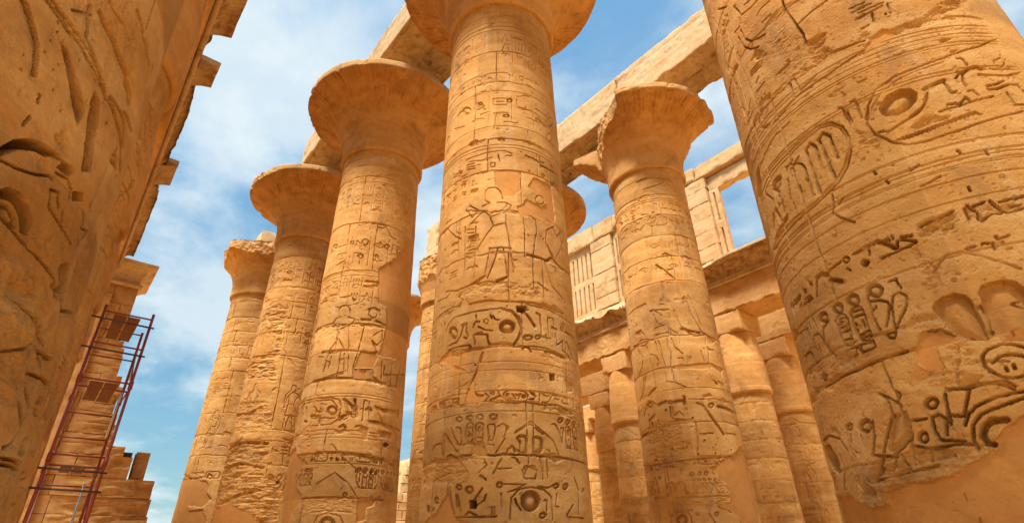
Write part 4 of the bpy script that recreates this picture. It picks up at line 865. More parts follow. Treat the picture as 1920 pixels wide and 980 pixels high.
r.gs(11, .04, [(370, 310), (375, 300), (385, 310)], [(455, 655), (480, 640), (500, 655)], [(400, 740), (480, 790), (560, 860)], [(500, 780), (540, 775)])
r.tint([(370, 900), (470, 870), (590, 880), (600, 960), (380, 985)], 'paint_or_shade', .35); r.tint([(580, 885), (660, 890), (690, 920), (620, 925)], 'paint_or_shade', .4)
r.crop(1160, 530, .2448)
r.gs(9, .032, [(135, 400), (140, 380), (165, 368), (190, 400)], [(110, 490), (160, 470), (170, 440), (225, 430), (230, 445), (200, 480), (130, 490)], [(150, 520), (185, 580), (180, 640), (155, 715)], [(215, 490), (240, 590), (275, 740), (285, 800), (230, 860)], [(190, 715), (185, 840), (165, 905)], [(205, 710), (195, 820)], [(270, 440), (275, 350), (345, 325)], [(265, 240), (295, 310)], [(300, 440), (325, 500), (330, 560), (360, 650), (370, 760)], [(370, 420), (380, 490), (400, 540), (400, 640), (430, 760), (520, 800)], [(400, 420), (430, 490), (490, 540)], [(270, 400), (380, 380), (400, 400)],
     [(420, 210), (470, 330), (540, 365), (660, 385), (690, 410), (740, 440)], [(480, 350), (580, 405), (680, 405)], [(500, 100), (560, 250), (640, 380)], [(530, 95), (580, 200), (640, 340)], [(665, 420), (670, 480), (695, 510), (725, 510)], [(690, 510), (695, 620), (720, 740), (750, 770)], [(630, 520), (660, 600)], [(280, 450), (300, 540)], [(75, 250), (140, 190), (205, 160)], [(180, 170), (190, 240)], [(370, 755), (430, 760)], [(760, 750), (805, 785)])
r.gs(16, .05, [(245, 215), (270, 210), (335, 260)], [(480, 350), (560, 370), (660, 388)], [(135, 385), (165, 368), (188, 395)], [(290, 210), (380, 205)], [(230, 860), (280, 800)], [(720, 740), (755, 770)])
r.text_cols(r.zat(380, 180), r.zat(380, 110), -.6, .6, .28, .02, .026, div=False); r.text_cols(r.zat(110, 400), r.zat(110, 260), -2.2, -1.4, .32, .024, .03, div=False); r.text_cols(r.zat(450, 640), r.zat(450, 560), .0, .5, .3, .02, .026, div=False)
r.patch([(410, 640), (520, 630), (680, 610), (800, 660), (790, 690), (720, 650), (640, 665), (440, 660)], .03, .04, val=.7)
r.patch([(640, 860), (700, 845), (720, 870), (660, 880)], .03, .03, val=.6)
r.ring(450, 810, .018, .014)
r.crop(1190, 740, .2448)
r.c(113, 75, 25, 25, .06, .6); r.c(272, 55, 25, 18, .05); r.c(587, 78, 26, 24, .05)
r.gs(17, .06, [(480, 62), (520, 75), (600, 180), (685, 300)], [(640, 85), (700, 100), (755, 130)], [(50, 325), (110, 285), (200, 262)], [(110, 195), (150, 150)], [(130, 210), (135, 260)], [(180, 70), (240, 45)], [(300, 50), (370, 40)], [(380, 10), (385, 60)])
r.gs(10, .035, [(75, 160), (80, 110), (110, 45), (150, 60)], [(270, 90), (280, 180), (410, 190)], [(290, 100), (300, 160), (340, 125), (375, 160)], [(375, 60), (405, 180)], [(265, 205), (445, 185)], [(395, 100), (410, 170)], [(700, 290), (780, 305)], [(115, 180), (110, 280), (130, 360)], [(470, 210), (485, 330), (485, 450)], [(500, 300), (600, 290)], [(180, 190), (180, 240)])
r.erode([(100, 260), (200, 200), (350, 240), (420, 380), (400, 500), (100, 470)], .05, 7, .35, .1, .15)
for x, y, q in ((535, 348, 9), (622, 380, 6), (600, 400, 6), (620, 445, 8), (740, 420, 7), (487, 452, 10), (165, 495, 10), (398, 395, 7), (285, 410, 8), (443, 173, 9), (238, 115, 9), (108, 150, 6)): r.c(x, y, q, q, .1, 0)
r.text_row(r.zat(400, 540), r.zat(400, 490), -2.2, 1.2, .035, .03)
r.gs(15, .05, [(90, 545), (240, 520), (380, 500), (620, 480), (760, 465)])
for x, y, q in ((437, 605, 20), (497, 600, 20), (548, 597, 20), (612, 590, 20), (190, 632, 16), (152, 635, 12), (122, 640, 9), (252, 765, 14), (405, 750, 16), (627, 907, 22), (482, 906, 14)): r.c(x, y, q, q, .045)
r.frieze(r.zat(500, 770), r.zat(500, 630), -.1, .9, .028); r.frieze(r.zat(170, 770), r.zat(170, 640), -2.0, -1.3, .028)
r.gs(10, .035, [(250, 720), (255, 680), (280, 665), (305, 690), (310, 740)], [(320, 720), (325, 675), (355, 660), (385, 690), (390, 740)], [(150, 790), (500, 780), (740, 770)], [(275, 885), (360, 880), (440, 880)], [(280, 990), (285, 920), (330, 890), (400, 890), (430, 930), (440, 990)], [(570, 910), (620, 980)], [(640, 850), (740, 900)], [(195, 920), (185, 980)], [(165, 930), (165, 980)])
r.c(358, 955, 48, 50, .08, .7)
r.erode([(150, 780), (740, 770), (760, 880), (200, 880)], .03, 9, .5, .06, .1)
r.patch([(760, 455), (800, 390), (840, 420), (870, 480), (920, 600), (990, 900), (1060, 1300), (840, 1300), (810, 950), (740, 880), (740, 780), (710, 680), (650, 640), (640, 600), (575, 560), (640, 520), (700, 480)], .04, .05)
r.weather(.5, .006, .012)
GD = 'flower columns of the rear row'
great_column(DX[1], DY, 'flower column right of the centre with a jaggedly broken capital rim', r,
             {-180: 3.9, -103: 3.9, -99: 2.1, -80: 1.9, -62: 2.0, -42: 2.25, -30: 2.45, -20: 2.7, -13: 2.95, -9: 3.9, 86: 3.9, 92: 2.3, 130: 2.0, 160: 2.6, 180: 3.9}, 9, group=GD)
def simple_great(i, cx, cy, label, cut, seed, ds=.04, abacus=True, group=GD, zmin=1.6, dl=-97, dr=97):
    r = Relief(cx, cy, R0, KK, dl, dr, zmin, 16.40, ds, seed=seed)
    r.drums(drum_zs(3.2, 16.2, 1.1, seed)); 
    for z in (16.1, 15.9): r.ring_z(z, .02, .018)
    r.text_cols(13.0, 14.4, -2, 2, .6, .02, .04); r.text_cols(11, 12.2, -2, 2, .6, .02, .04); r.person(-1, 8, 2.2, 1, .03, .04); r.person(.8, 8, 2.2, -1, .03, .04); r.text_row(6.6, 7.4, -2, 2, .04, .05); r.frieze(4.4, 5.9, -2, 2)
    r.erode([(-3, 3), (3, 3), (3, 5.5), (-3, 5)], .05, 3, .4, .2, .3, metric=True)
    r.weather(.5, .008, .02)
    return great_column(cx, cy, label, r, cut, seed, abacus, group)
simple_great(0, DX[0], DY, 'flower capital column mostly hidden behind the near right column, only its rim showing', None, 21, .05)
simple_great(2, DX[2], DY, 'rear flower column behind the centre column, only its rim peeping out at the right', None, 22, .05)
simple_great(3, DX[3], DY, 'rear flower column in the gap left of the centre column, capital a stump', {-180: 2.0, -60: 1.95, 0: 2.1, 60: 2.2, 180: 2.0}, 23, .03)
simple_great(4, DX[4], DY, 'farthest rear flower column, seen only as a rim beside the plastered left column', None, 24, .06)

# ================================================================== small bud columns
SR, SK = 1.146, .012
def bud_column(cx, cy, label, rel, group, seed=0, nth=110):
    root = empty('bud_column', label, 'column', (cx, cy, 0), group)
    rel.build('shaft', M_SHAFT, root, 8.80, zb=.5, seed=seed)
    V, F = lathe([(0, 1.6), (.35, 1.6), (.5, 1.5), (.52, 1.0)], 40); mesh_obj('base', V, F, M_WALL, root)
    r0 = rel.R0-rel.k*8.8; q = r0/1.04
    pr = [(8.79, r0-.03), (8.76, r0+.02), (8.78, r0+.09), (8.88, r0+.13), (9.02, r0+.12), (9.12, r0+.09), (9.5, 1.13*q), (10.2, 1.12*q), (11.0, 1.07*q), (11.7, 1.01*q), (11.96, .98*q)]
    zz, rr = np.array(pr).T; z = np.unique(np.concatenate([zz, np.linspace(8.8, 11.96, 60)]))
    z = np.concatenate([[8.79, 8.76], z[z > 8.765]]); rad = np.concatenate([[r0-.03, r0+.02], np.interp(z[2:], zz[2:], rr[2:])])
    th = np.linspace(0, 2*np.pi, nth+1)[:-1]; T, Z = np.meshgrid(th, z); R = np.repeat(rad[:, None], nth, 1)
    P = np.stack([cx+R*np.cos(T), cy+R*np.sin(T), Z], -1).reshape(-1, 3)
    n = .014*fbm(P, 2, 5, .6).reshape(R.shape)-.12*np.clip(fbm(P+seed, .9, 4).reshape(R.shape)-.22, 0, 1)*(Z > 8.77)
    for zj in (10.35, 11.2): n -= .022*np.exp(-((Z-zj-.03*np.sin(T*3+zj))/.02)**2)
    R = R+n; V = np.stack([R*np.cos(T), R*np.sin(T), Z], -1).reshape(-1, 3)
    mesh_obj('capital', V, grid_faces(len(z), nth, True), M_CAP, root)
    block('abacus', (cx-1.0, cx+1.0, cy-1.0, cy+1.0, 11.97, 13.04), M_WALL, root, .12, .015, .10, seed=seed)
    return root
def small_rel(cx, cy, seed, ds=.035, R=SR, k=SK):
    r = Relief(cx, cy, R, k, -97, 97, 1.4, 8.80, ds, seed=seed); r.drums(drum_zs(2.2, 8.6, .95, seed))
    r.text_cols(6.3, 7.2, -1.6, 1.6, .4, .018, .036); r.text_row(3.6, 4.2, -1.6, 1.6, .025, .04); r.person(0, 4.4, 1.6, 1 if seed % 2 else -1, .025, .035); r.frieze(2.2, 3.3, -1.6, 1.6)
    r.erode([(-2, 2), (2, 2), (2, 3.4), (-2, 3.1)], .04, 4, .4, .15, .2, metric=True)
    r.weather(.45, .008, .016); return r
SY, RY = -26.54, -32.30
GS = 'bud columns carrying the window wall'; GR = 'bud columns of the next row back'
bud_column(13.62, SY, 'bud column right of the broken-capital column, under the corner of the window wall', small_rel(13.62, SY, 31), GS, 31)
bud_column(21.25, SY, 'bud column in the gap between the centre column and the broken-capital column', small_rel(21.25, SY, 32), GS, 32)
bud_column(28.95, SY, 'bud column of the window wall row hidden behind the tall centre column', small_rel(28.95, SY, 33, .07), GS, 33)
bud_column(5.95, SY, 'bud column of the window wall row hidden behind the near right column', small_rel(5.95, SY, 34, .07), GS, 34)
bud_column(14.15, RY, 'bud column farther back, beside the sliver of sky at the near right column', small_rel(14.15, RY, 35), GR, 35)
bud_column(27.9, RY, 'narrow bud column farther back, just right of the centre column', small_rel(27.9, RY, 36), GR, 36)
bud_column(20.9, RY, 'back-row bud column standing behind the broken-capital column', small_rel(20.9, RY, 37, .06), GR, 37)
bud_column(35.5, -38.0, 'shaded bud column deepest in the gap beside the centre column', small_rel(35.5, -38.0, 38, .06), None, 38)
bud_column(26.0, -38.5, 'deep back bud column hidden behind the gap lintels', small_rel(26.0, -38.5, 39, .08), None, 39)

# ================================================================== left row of bud columns
LY = 1.42
r = Relief(3.30, LY, 1.44, .043, -88, 62, 1.55, 6.4, .0048, seed=41)
DEPTH = 3.0
r.JS *= .5; r.JZ *= .5
r.joints = [3.05, 4.45]; r.joint(4.45, .012, .02, .06)
r.crop(0, 0, .3265)
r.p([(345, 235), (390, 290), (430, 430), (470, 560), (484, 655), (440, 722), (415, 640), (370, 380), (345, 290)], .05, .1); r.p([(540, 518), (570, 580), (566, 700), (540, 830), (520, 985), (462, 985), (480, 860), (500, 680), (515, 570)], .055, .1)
r.p([(0, 850), (80, 800), (180, 790), (260, 822), (340, 882), (345, 905), (420, 960), (400, 985), (340, 920), (240, 870), (120, 860), (0, 905)], .10, .2)
r.tint([(345, 235), (390, 290), (430, 430), (470, 560), (484, 655), (440, 722), (415, 640), (370, 380), (345, 290)], 'paint_or_shade', 1.0, .004, .012); r.tint([(540, 518), (570, 580), (566, 700), (540, 830), (520, 985), (462, 985), (480, 860), (500, 680), (515, 570)], 'paint_or_shade', 1.0, .004, .012)  # shade inside the two upright slots, put into the colour as dark brown
r.erode([(320, 780), (380, 760), (410, 830), (390, 880), (330, 860)], .05, 14, .2, .02, .03)
r.gs(16, .022, [(280, 0), (400, 170), (520, 340), (600, 500), (660, 640), (690, 760), (690, 985)], [(310, 0), (430, 165), (545, 330), (625, 490)])
r.gs(26, .02, [(130, -40), (180, 120), (205, 250), (200, 430)]); r.gs(34, .035, [(520, 200), (560, 320), (600, 450), (630, 560)], [(620, 80), (700, 300), (750, 440), (770, 600)], [(540, 40), (530, 200)])
r.gs(14, .02, [(800, 60), (840, 250), (860, 380)], [(900, 0), (850, 160)], [(640, 0), (730, 150)], [(420, 60), (560, 90)], [(660, 560), (720, 700), (700, 850)], [(640, 900), (670, 850), (660, 980)], [(720, 640), (760, 760)])
r.erode([(430, 60), (560, 0), (760, 0), (800, 300), (780, 620), (650, 560), (520, 230)], .05, 5, .5, .05, .1, str_=(1, 1, .6))
for x, y in ((335, 130), (330, 185), (285, 235), (300, 400), (330, 370), (455, 345), (125, 315), (250, 300), (115, 400), (300, 520), (435, 185), (405, 210), (595, 590), (610, 715), (345, 640)): r.c(x, y, 9, 13, .02, .2)
r.gs(9, .025, [(215, 590), (225, 545)], [(130, 720), (175, 668)])
r.crop(0, 250, .3165)
r.p([(0, 90), (80, 42), (170, 26), (260, 60), (352, 126), (340, 142), (250, 128), (150, 78), (60, 70), (0, 100)], .10, .05); r.p([(330, 200), (370, 166), (430, 196), (438, 230), (408, 262), (380, 240)], .06, .1)
r.gs(14, .022, [(0, 150), (100, 206), (200, 242), (290, 250), (312, 272)], [(330, 230), (400, 270), (422, 330), (410, 382)], [(0, 490), (130, 640), (260, 750), (330, 870), (345, 980)], [(300, 330), (295, 440), (360, 540), (430, 662)], [(345, 400), (352, 442)], [(375, 460), (372, 520)], [(495, 460), (490, 560)], [(300, 330), (350, 350), (345, 400)])
r.p([(0, 330), (60, 318), (130, 350), (180, 430), (203, 540), (196, 612), (120, 592), (118, 500), (80, 420), (0, 378)], .05, .1); r.p([(0, 400), (70, 430), (110, 500), (112, 580), (60, 560), (0, 500)], .015, .9)
r.p([(430, 342), (492, 345), (490, 405), (425, 400)], .06, .1); r.p([(350, 800), (390, 762), (418, 780), (405, 870), (385, 990), (352, 990)], .06, .1)
r.gs(17, .03, [(660, 160), (600, 300), (540, 450), (500, 565)], [(690, 250), (640, 380), (600, 470), (550, 600), (530, 655)], [(690, 110), (670, 150), (680, 180)]); r.gs(12, .025, [(480, 560), (520, 580), (490, 620)], [(470, 640), (455, 690)])
r.erode([(80, 860), (200, 830), (250, 960), (200, 1060), (90, 1040)], .06, 8, .2, .03, .05); r.erode([(140, 560), (280, 560), (290, 740), (180, 700)], .02, 10, .5, .03, .06); r.erode([(0, 640), (130, 700), (250, 760), (300, 1000), (120, 1100), (0, 1000)], .03, 5, .5, .05, .1)
r.crop(0, 480, .51)
r.p([(225, 30), (258, 20), (248, 130), (225, 205), (216, 120)], .05, .1); r.p([(130, 560), (150, 515), (175, 520), (172, 560), (155, 590), (130, 592)], .04, .8); r.p([(66, 730), (85, 680), (120, 645), (132, 652), (115, 700), (85, 738)], .04, .8)
r.gs(12, .018, [(85, 540), (90, 612)], [(120, 490), (118, 560), (60, 680), (20, 710)], [(200, 380), (170, 350), (175, 410)], [(230, 200), (275, 210), (270, 240)], [(135, 430), (200, 490)], [(0, 740), (60, 752), (98, 772)], [(0, 762), (60, 775), (95, 795)], [(160, 620), (130, 720)], [(100, 780), (60, 900), (25, 1000)], [(40, 350), (130, 340), (180, 260)], [(60, 150), (160, 250), (190, 330)])
r.erode([(60, 60), (150, 80), (150, 150), (80, 160)], .06, 9, .2, .04, .05); r.erode([(0, 150), (190, 180), (190, 420), (100, 540), (0, 560)], .035, 5, .5, .08, .12); r.erode([(280, 20), (390, 0), (330, 240), (230, 440), (200, 330)], .02, 8, .6, .05, .1)
s_ = r.px([(10, 800), (80, 960)]); r.text_cols(s_[1, 1], s_[0, 1], float(s_[0, 0])-.25, float(s_[0, 0])+.18, .12, .012, .014)
r.weather(.7, .004, .010)
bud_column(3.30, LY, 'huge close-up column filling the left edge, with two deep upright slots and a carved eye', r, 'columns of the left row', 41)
DEPTH = 1.55
r = Relief(9.0, LY, 1.375, .018, -97, 97, 1.4, 8.80, .014, seed=43)
r.drums([2.5, 3.6, 4.8, 5.9, 7.0, 8.0]); r.crop(0, 250, .3165)
r.gs(12, .03, [(690, 240), (740, 320), (782, 440)], [(640, 380), (700, 460), (722, 520)], [(720, 140), (770, 220), (780, 320)], [(580, 530), (640, 610), (650, 660)], [(590, 480), (660, 560)], [(700, 310), (740, 400)], [(700, 20), (760, 100)])
r.text_cols(2.2, 4.6, -.2, 1.6, .3, .02, .03); r.person(.7, 4.9, 1.9, 1, .03, .03); r.person(1.5, 4.9, 1.9, -1, .03, .03); r.text_cols(7.0, 8.0, -.2, 2, .3, .02, .03)
r.erode([(-2, 3), (2.2, 3), (2.2, 6.4), (-2, 6)], .03, 7, .6, .2, .3, metric=True); r.weather(.5, .007, .012)
bud_column(9.0, LY, 'left-row column behind the close-up one, its swelling capital ring showing high above', r, 'columns of the left row', 43)
bud_column(14.7, LY, 'left-row column third along, showing only a strip beside the scaffold', small_rel(14.7, LY, 44, .04, 1.375, .018), 'columns of the left row', 44)
bud_column(20.4, LY, 'left-row column fourth along, hidden in line behind the nearer ones', small_rel(20.4, LY, 45, .06, 1.375, .018), 'columns of the left row', 45)
bud_column(26.1, LY, 'last left-row column, nearest the ruined end wall', small_rel(26.1, LY, 46, .06, 1.375, .018), 'columns of the left row', 46)
# ================================================================== beams over the great columns
def soffit_paint(ext, seed):
    V, F = box_grid(*ext, .07, .018, .15, 1.2, None, seed)
    dn = np.zeros(len(V)); z0 = ext[4]
    low = V[:, 2] < z0+.05
    xs = V[:, 0]; ys = V[:, 1]; yc = (ext[2]+ext[3])/2; hw = (ext[3]-ext[2])/2
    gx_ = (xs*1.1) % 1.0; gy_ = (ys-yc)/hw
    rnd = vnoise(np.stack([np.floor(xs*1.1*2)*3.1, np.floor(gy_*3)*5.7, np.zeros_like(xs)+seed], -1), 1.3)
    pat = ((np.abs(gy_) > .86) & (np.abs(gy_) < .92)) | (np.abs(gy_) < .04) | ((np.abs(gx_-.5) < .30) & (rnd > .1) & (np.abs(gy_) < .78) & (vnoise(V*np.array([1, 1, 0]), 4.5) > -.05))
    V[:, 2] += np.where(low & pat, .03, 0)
    fr = V[:, 1] > ext[3]-.10                     # inscribed face: border lines, worn signs, block seam
    hz_ = (V[:, 2]-ext[4])/(ext[5]-ext[4]); gl = vnoise(V*np.array([1.0, 0, 1.0])+seed, 4.2)*.6+vnoise(V*np.array([1.0, 0, 1.0])+seed, 8.0)*.4
    worn = np.clip(.5+1.4*fbm(V+seed*3, .7, 4), 0, 1)
    ins = ((np.abs(hz_-.30) < .018) | (np.abs(hz_-.36) < .014) | (np.abs(hz_-.80) < .018)).astype(float)*.8+((gl > .12) & (hz_ > .40) & (hz_ < .77) & (np.abs((xs*1.7) % 1-.5) < .36))*.9
    V[:, 1] -= np.where(fr, .028*ins*worn, 0)
    V[:, 1] -= np.where(fr, .05*np.exp(-((xs-(ext[0]+.42*(ext[1]-ext[0])-.06*np.sin(V[:, 2]*5)))/.03)**2), 0)
    paint_or_shade = np.where(low, np.where(pat, 1.0, .45), 0)*np.clip(.7+fbm(V, 1.2, 4), .2, 1)
    return V, F, paint_or_shade
def great_beam(x0, x1, y0, y1, z1, label, seed, group):
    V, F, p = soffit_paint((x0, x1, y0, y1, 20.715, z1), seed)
    o = mesh_obj('stone_beam', V, F, M_BEAM, None, {'paint_or_shade': p}); tag(o, label, 'beam', group)
    return o
GB = 'long beams over the flower columns'
great_beam(17.88, 25.3, -9.0, -6.05, 22.45, 'stone beam running left from the wide column capital, its broken end against the sky', 2.1, GB)
great_beam(9.55, 17.86, -9.0, -6.05, 22.3, 'stone beam with carved underside between the wide column and the tall centre column', 5.2, GB)
great_beam(1.22, 9.53, -9.0, -6.05, 22.3, 'stone beam above the tall centre column, running out of the top of the view', 7.7, GB)
great_beam(11.57, 19.0, -18.70, -16.42, 22.75, 'pale stone beam behind the centre column, running left from the broken capital', 9.3, GB)
great_beam(2.5, 11.55, -18.70, -16.42, 22.75, 'pale beam with carved underside between the broken capital and the near right column', 12.9, GB)
tag(block('stone_stub', (29.0, 30.4, -18.4, -17.0, 20.72, 23.6), M_BEAM, None, .2, .05, .25, seed=8), 'upright stone stub standing on the stump of the rear column', 'stone block')

# ================================================================== window wall over the small columns
def beam(name, x0, x1, y0, y1, z0, z1, mat, label, cat, group, seed, cell=.07, amp=.02, chip=.13):
    def carve(V, P):
        f = P[:, 1] > y1-.02; lo = P[:, 2] < z0+.02; h = (P[:, 2]-z0)/(z1-z0)
        g = vnoise(P*np.array([1, 1, 1.0])+seed, 3.6)*.55+vnoise(P+seed*2, 7.5)*.45; wn = np.clip(.45+1.3*fbm(P+seed, .8, 4), 0, 1)
        c = ((g > .10) & (h > .18) & (h < .80) & (np.abs((P[:, 0]*1.45) % 1-.5) < .38)).astype(float)+((np.abs(h-.12) < .02) | (np.abs(h-.87) < .02))
        V[:, 1] -= np.where(f, .026*c*wn, 0)
        V[:, 2] += np.where(lo, .022*((g > .1) & (np.abs((P[:, 0]*1.1) % 1-.5) < .36))*wn, 0)
        return V
    o = block(name, (x0, x1, y0, y1, z0, z1), mat, None, cell, amp, chip, extra=carve if name == 'lintel_beam' else None, seed=seed)
    return tag(o, label, cat, group)
GL = 'beams over the bud columns'
for x0, x1, lb, sd in ((17.42, 25.1, 'plain beam over the bud column in the gap right of the centre column', 1), (9.8, 17.40, 'plain beam over the bud column right of the broken-capital column', 2), (3.5, 9.78, 'plain beam behind the near right column', 3), (25.12, 33, 'plain beam hidden behind the centre column', 4)):
    beam('lintel_beam', x0, x1, -27.6, -25.5, 13.06, 14.66, M_WALL, lb, 'beam', GL, sd)
for x0, x1, lb, sd in ((17.6, 24.3, 'back-row beam glimpsed through the gap beside the centre column, upper one', 5), (11.0, 17.58, 'back-row beam above the column by the sliver of sky', 6), (24.32, 31.5, 'back-row beam lying left of the gap column', 7)):
    beam('lintel_beam', x0, x1, -33.3, -31.3, 13.06, 14.85, M_WALL, lb, 'beam', 'beams of the next row back', sd)
beam('lintel_beam', 24, 40, -39.2, -37.2, 13.06, 14.4, M_WALL, 'deepest beam at the back of the gap beside the centre column', 'beam', None, 8)
beam('lintel_beam', 27.0, 28.6, -36.6, -33.4, 13.06, 14.4, M_WALL, 'short cross beam over the narrow back column', 'beam', None, 9)
beam('roof_slab', 17.0, 31.5, -37, -33.0, 14.87, 15.4, M_WALL, 'flat roof slab left over the back rows', 'roof slab', None, 10, .3)

CAV = [(14.60, .01), (14.80, .02), (15.0, .05), (15.2, .14), (15.38, .32), (15.5, .60), (15.56, .86), (15.58, .95), (15.74, .96), (15.76, .90), (15.76, -.6)]
def cornice(name, x0, x1, yface, sgn, label, group, lip=None, seed=0, scale=1.0, lipn=.0, mat=None, step=.10, torus=True):
    """hollow cornice with a round roll below, along x; sgn is the side it leans out to (y direction)"""
    zz, oo = np.array(CAV).T
    t = np.concatenate([[0], np.cumsum(np.hypot(np.diff(zz), np.diff(oo)))]); tt = np.unique(np.concatenate([t, np.linspace(0, t[-1], 46)]))
    z = np.interp(tt, t, zz); o_ = np.interp(tt, t, oo)*scale
    xs = np.linspace(x0, x1, max(3, int((x1-x0)/step)+1)); X, Z = np.meshgrid(xs, z); O = np.repeat(o_[:, None], len(xs), 1)
    P = np.stack([X, O, Z], -1).reshape(-1, 3)
    if lip is not None:
        lx = np.interp(xs, [a for a, _ in lip], [b for _, b in lip])+lipn*fbm(np.stack([xs, xs*0, xs*0+seed], -1), 1.6, 5, .65)
        over = O > lx[None]; O = np.minimum(O, lx[None]); 
        Z = np.where(over & (Z > 15.1), np.minimum(Z, 15.15+.6*np.clip(lx[None], 0, 1)), Z)
    O = O+.02*fbm(P+seed, 2, 4).reshape(O.shape)
    Zs = Z+.02*fbm(P+seed+9, 2, 4).reshape(O.shape)
    V = np.stack([X, yface+sgn*O, Zs], -1)
    nr, nc = X.shape; F = grid_faces(nr, nc)
    if sgn > 0: F = F[:, ::-1]
    V = V.reshape(-1, 3)
    # end caps as fans to the back line
    caps = []; extra = []
    base = len(V)
    for col in (0, nc-1):
        for i in range(nr): extra.append([V[i*nc+col, 0], yface-sgn*.6, V[i*nc+col, 2]])
        e0 = base+len(extra)-nr
        for i in range(nr-1):
            caps.append([i*nc+col, (i+1)*nc+col, e0+i+1, e0+i])
    V = np.concatenate([V, np.array(extra)])
    paint_or_shade = np.concatenate([np.where((Z > 14.9) & (Z < 15.6), np.clip(.75+.8*fbm(P, .8, 4).reshape(O.shape), .2, 1), 0).ravel(), np.zeros(len(extra))])
    parts_V, parts_F = [V], [F]
    if torus:
        ph = np.linspace(0, 2*np.pi, 13)[:-1]; Xt, Pt = np.meshgrid(xs, ph, indexing='ij'); rr = .085+.02*fbm(np.stack([Xt, Pt*.5, Pt*0+seed], -1).reshape(-1, 3), 1.3, 3).reshape(Xt.shape)
        Vt = np.stack([Xt, yface+sgn*.06+rr*np.cos(Pt), 14.68+rr*np.sin(Pt)], -1).reshape(-1, 3)
        parts_V.append(Vt); parts_F.append(grid_faces(len(xs), 12, True)+len(V)); paint_or_shade = np.concatenate([paint_or_shade, np.zeros(len(Vt))])
    tri = np.array(caps)
    VV = np.concatenate(parts_V); FF = np.concatenate(parts_F)
    me_o = mesh_obj(name, VV, FF, mat or M_BEAM, None, {'paint_or_shade': paint_or_shade})
    import bmesh
    bm = bmesh.new(); bm.from_mesh(me_o.data); bm.verts.ensure_lookup_table()
    for q in tri:
        try: bm.faces.new([bm.verts[int(i)] for i in q])
        except ValueError: pass
    bm.normal_update(); bm.to_mesh(me_o.data); bm.free()
    return tag(me_o, label, 'cornice', group)
GC = 'hollow cornices below the window wall'
cornice('cornice', 15.0, 33.0, -25.52, 1, 'ragged-edged hollow cornice in the gap right of the centre column', GC, [(15, .8), (19.5, .55), (20.5, .75), (21.2, .5), (23.5, .85), (26, .9), (33, .9)], 3, lipn=.25)
cornice('cornice', 4.0, 14.98, -25.52, 1, 'dark hollow cornice under the big open window at the right', GC, [(4, 1.0), (12.4, 1.0), (13.0, .82), (14.0, .7), (15, .7)], 5, lipn=.1)
cw = empty('window_wall', 'high wall with slit window grilles and one big open window, behind the columns', 'wall', (17, -26.5, 0))
def coursed(name, x0, x1, y0, y1, z0, z1, parent, hs, seed, mat=M_PALE, gap=.012, amp=.014, chip=.05, split=None):
    rr = random.Random(seed); parts = []; z = z0; i = 0
    while z < z1-.05:
        h = min(hs*rr.uniform(.85, 1.15), z1-z)
        if z1-z-h < .25: h = z1-z
        xs = [x0, x1]
        if split and i % 2 == 0: xs = [x0, x0+(x1-x0)*rr.uniform(.3, .7), x1]
        for a, b in zip(xs[:-1], xs[1:]):
            dx = rr.uniform(-.03, .03)
            parts.append(box_grid(a+gap/2+(dx if a == x0 else 0), b-gap/2+(dx if b == x1 else 0), y0+rr.uniform(-.02, .02), y1+rr.uniform(-.02, .02), z+gap/2, z+h-gap/2, .14, amp, chip, 2, None, seed+i*3.3+a))
        z += h; i += 1
    V, F = join(parts)
    if parent is not None: V = V-np.array(parent.location)
    return mesh_obj(name, V, F, mat, parent)
YW0, YW1 = -27.0, -26.0
sill = box_grid(4, 33, YW0, YW1-.05, 15.6, 16.55, .16, .02, .12, 1.2, None, 3.0)
V, F = sill; mesh_obj('sill', V-np.array(cw.location), F, M_PALE, cw)
coursed('pier', 13.05, 15.3, YW0, YW1, 16.56, 22.10, cw, .95, 3, M_PALE)
coursed('pier', 20.65, 22.55, YW0, YW1, 16.56, 21.85, cw, .92, 4, split=False)
coursed('pier', 28.3, 30.1, YW0, YW1, 16.56, 22.10, cw, .95, 5)
coursed('pier', 5.4, 7.3, YW0, YW1, 16.56, 22.10, cw, .95, 6)
for x0, x1, z0, z1, sd in ((13.6, 20.3, 22.12, 23.10, 1), (4, 13.58, 22.12, 23.0, 2), (20.32, 22.2, 21.87, 23.15, 3), (22.22, 33, 21.87, 23.2, 4)):
    V, F = box_grid(x0, x1, YW0, YW1+.06, z0, z1, .14, .02, .12, 1.5, None, sd*2.2); mesh_obj('lintel', V-np.array(cw.location), F, M_PALE, cw)
V, F = box_grid(7.32, 13.03, YW0+.2, YW1-.22, 21.05, 21.95, .14, .02, .07, 1.5, None, 8.2); mesh_obj('inner_lintel', V-np.array(cw.location), F, M_PALE, cw)
def grille(x0, x1, parent, n, seed, zs=((16.85, 18.85), (19.3, 21.35)), ztop=21.85, slit=.13):
    """stone slab pierced by two tiers of upright slits"""
    parts = []; y0, y1 = YW1-.48, YW1-.2; pitch = (x1-x0)/n
    zc = [16.56]+[v for a in zs for v in a]+[ztop]
    for i in range(0, len(zc), 2): parts.append(box_grid(x0, x1, y0, y1, zc[i], zc[i+1], .14, .01, .03, 2, None, seed+i))
    for (a, b) in zs:
        for k in range(n+1):
            xa = x0 if k == 0 else x0+(k-.5)*pitch+slit/2; xb = x1 if k == n else x0+(k+.5)*pitch-slit/2
            parts.append(box_grid(xa, xb, y0+.004, y1-.004, a-.01, b+.01, .12, .008, .02, 3, None, seed+k))
    V, F = join(parts); mesh_obj('window_grille', V-np.array(parent.location), F, M_PALE, parent)
grille(22.6, 28.25, cw, 13, 3); grille(18.6, 20.6, cw, 4, 5)
grille(12.42, 13.02, cw, 1, 7, ((16.62, 18.35), (18.9, 20.85)), 21.04, .11)
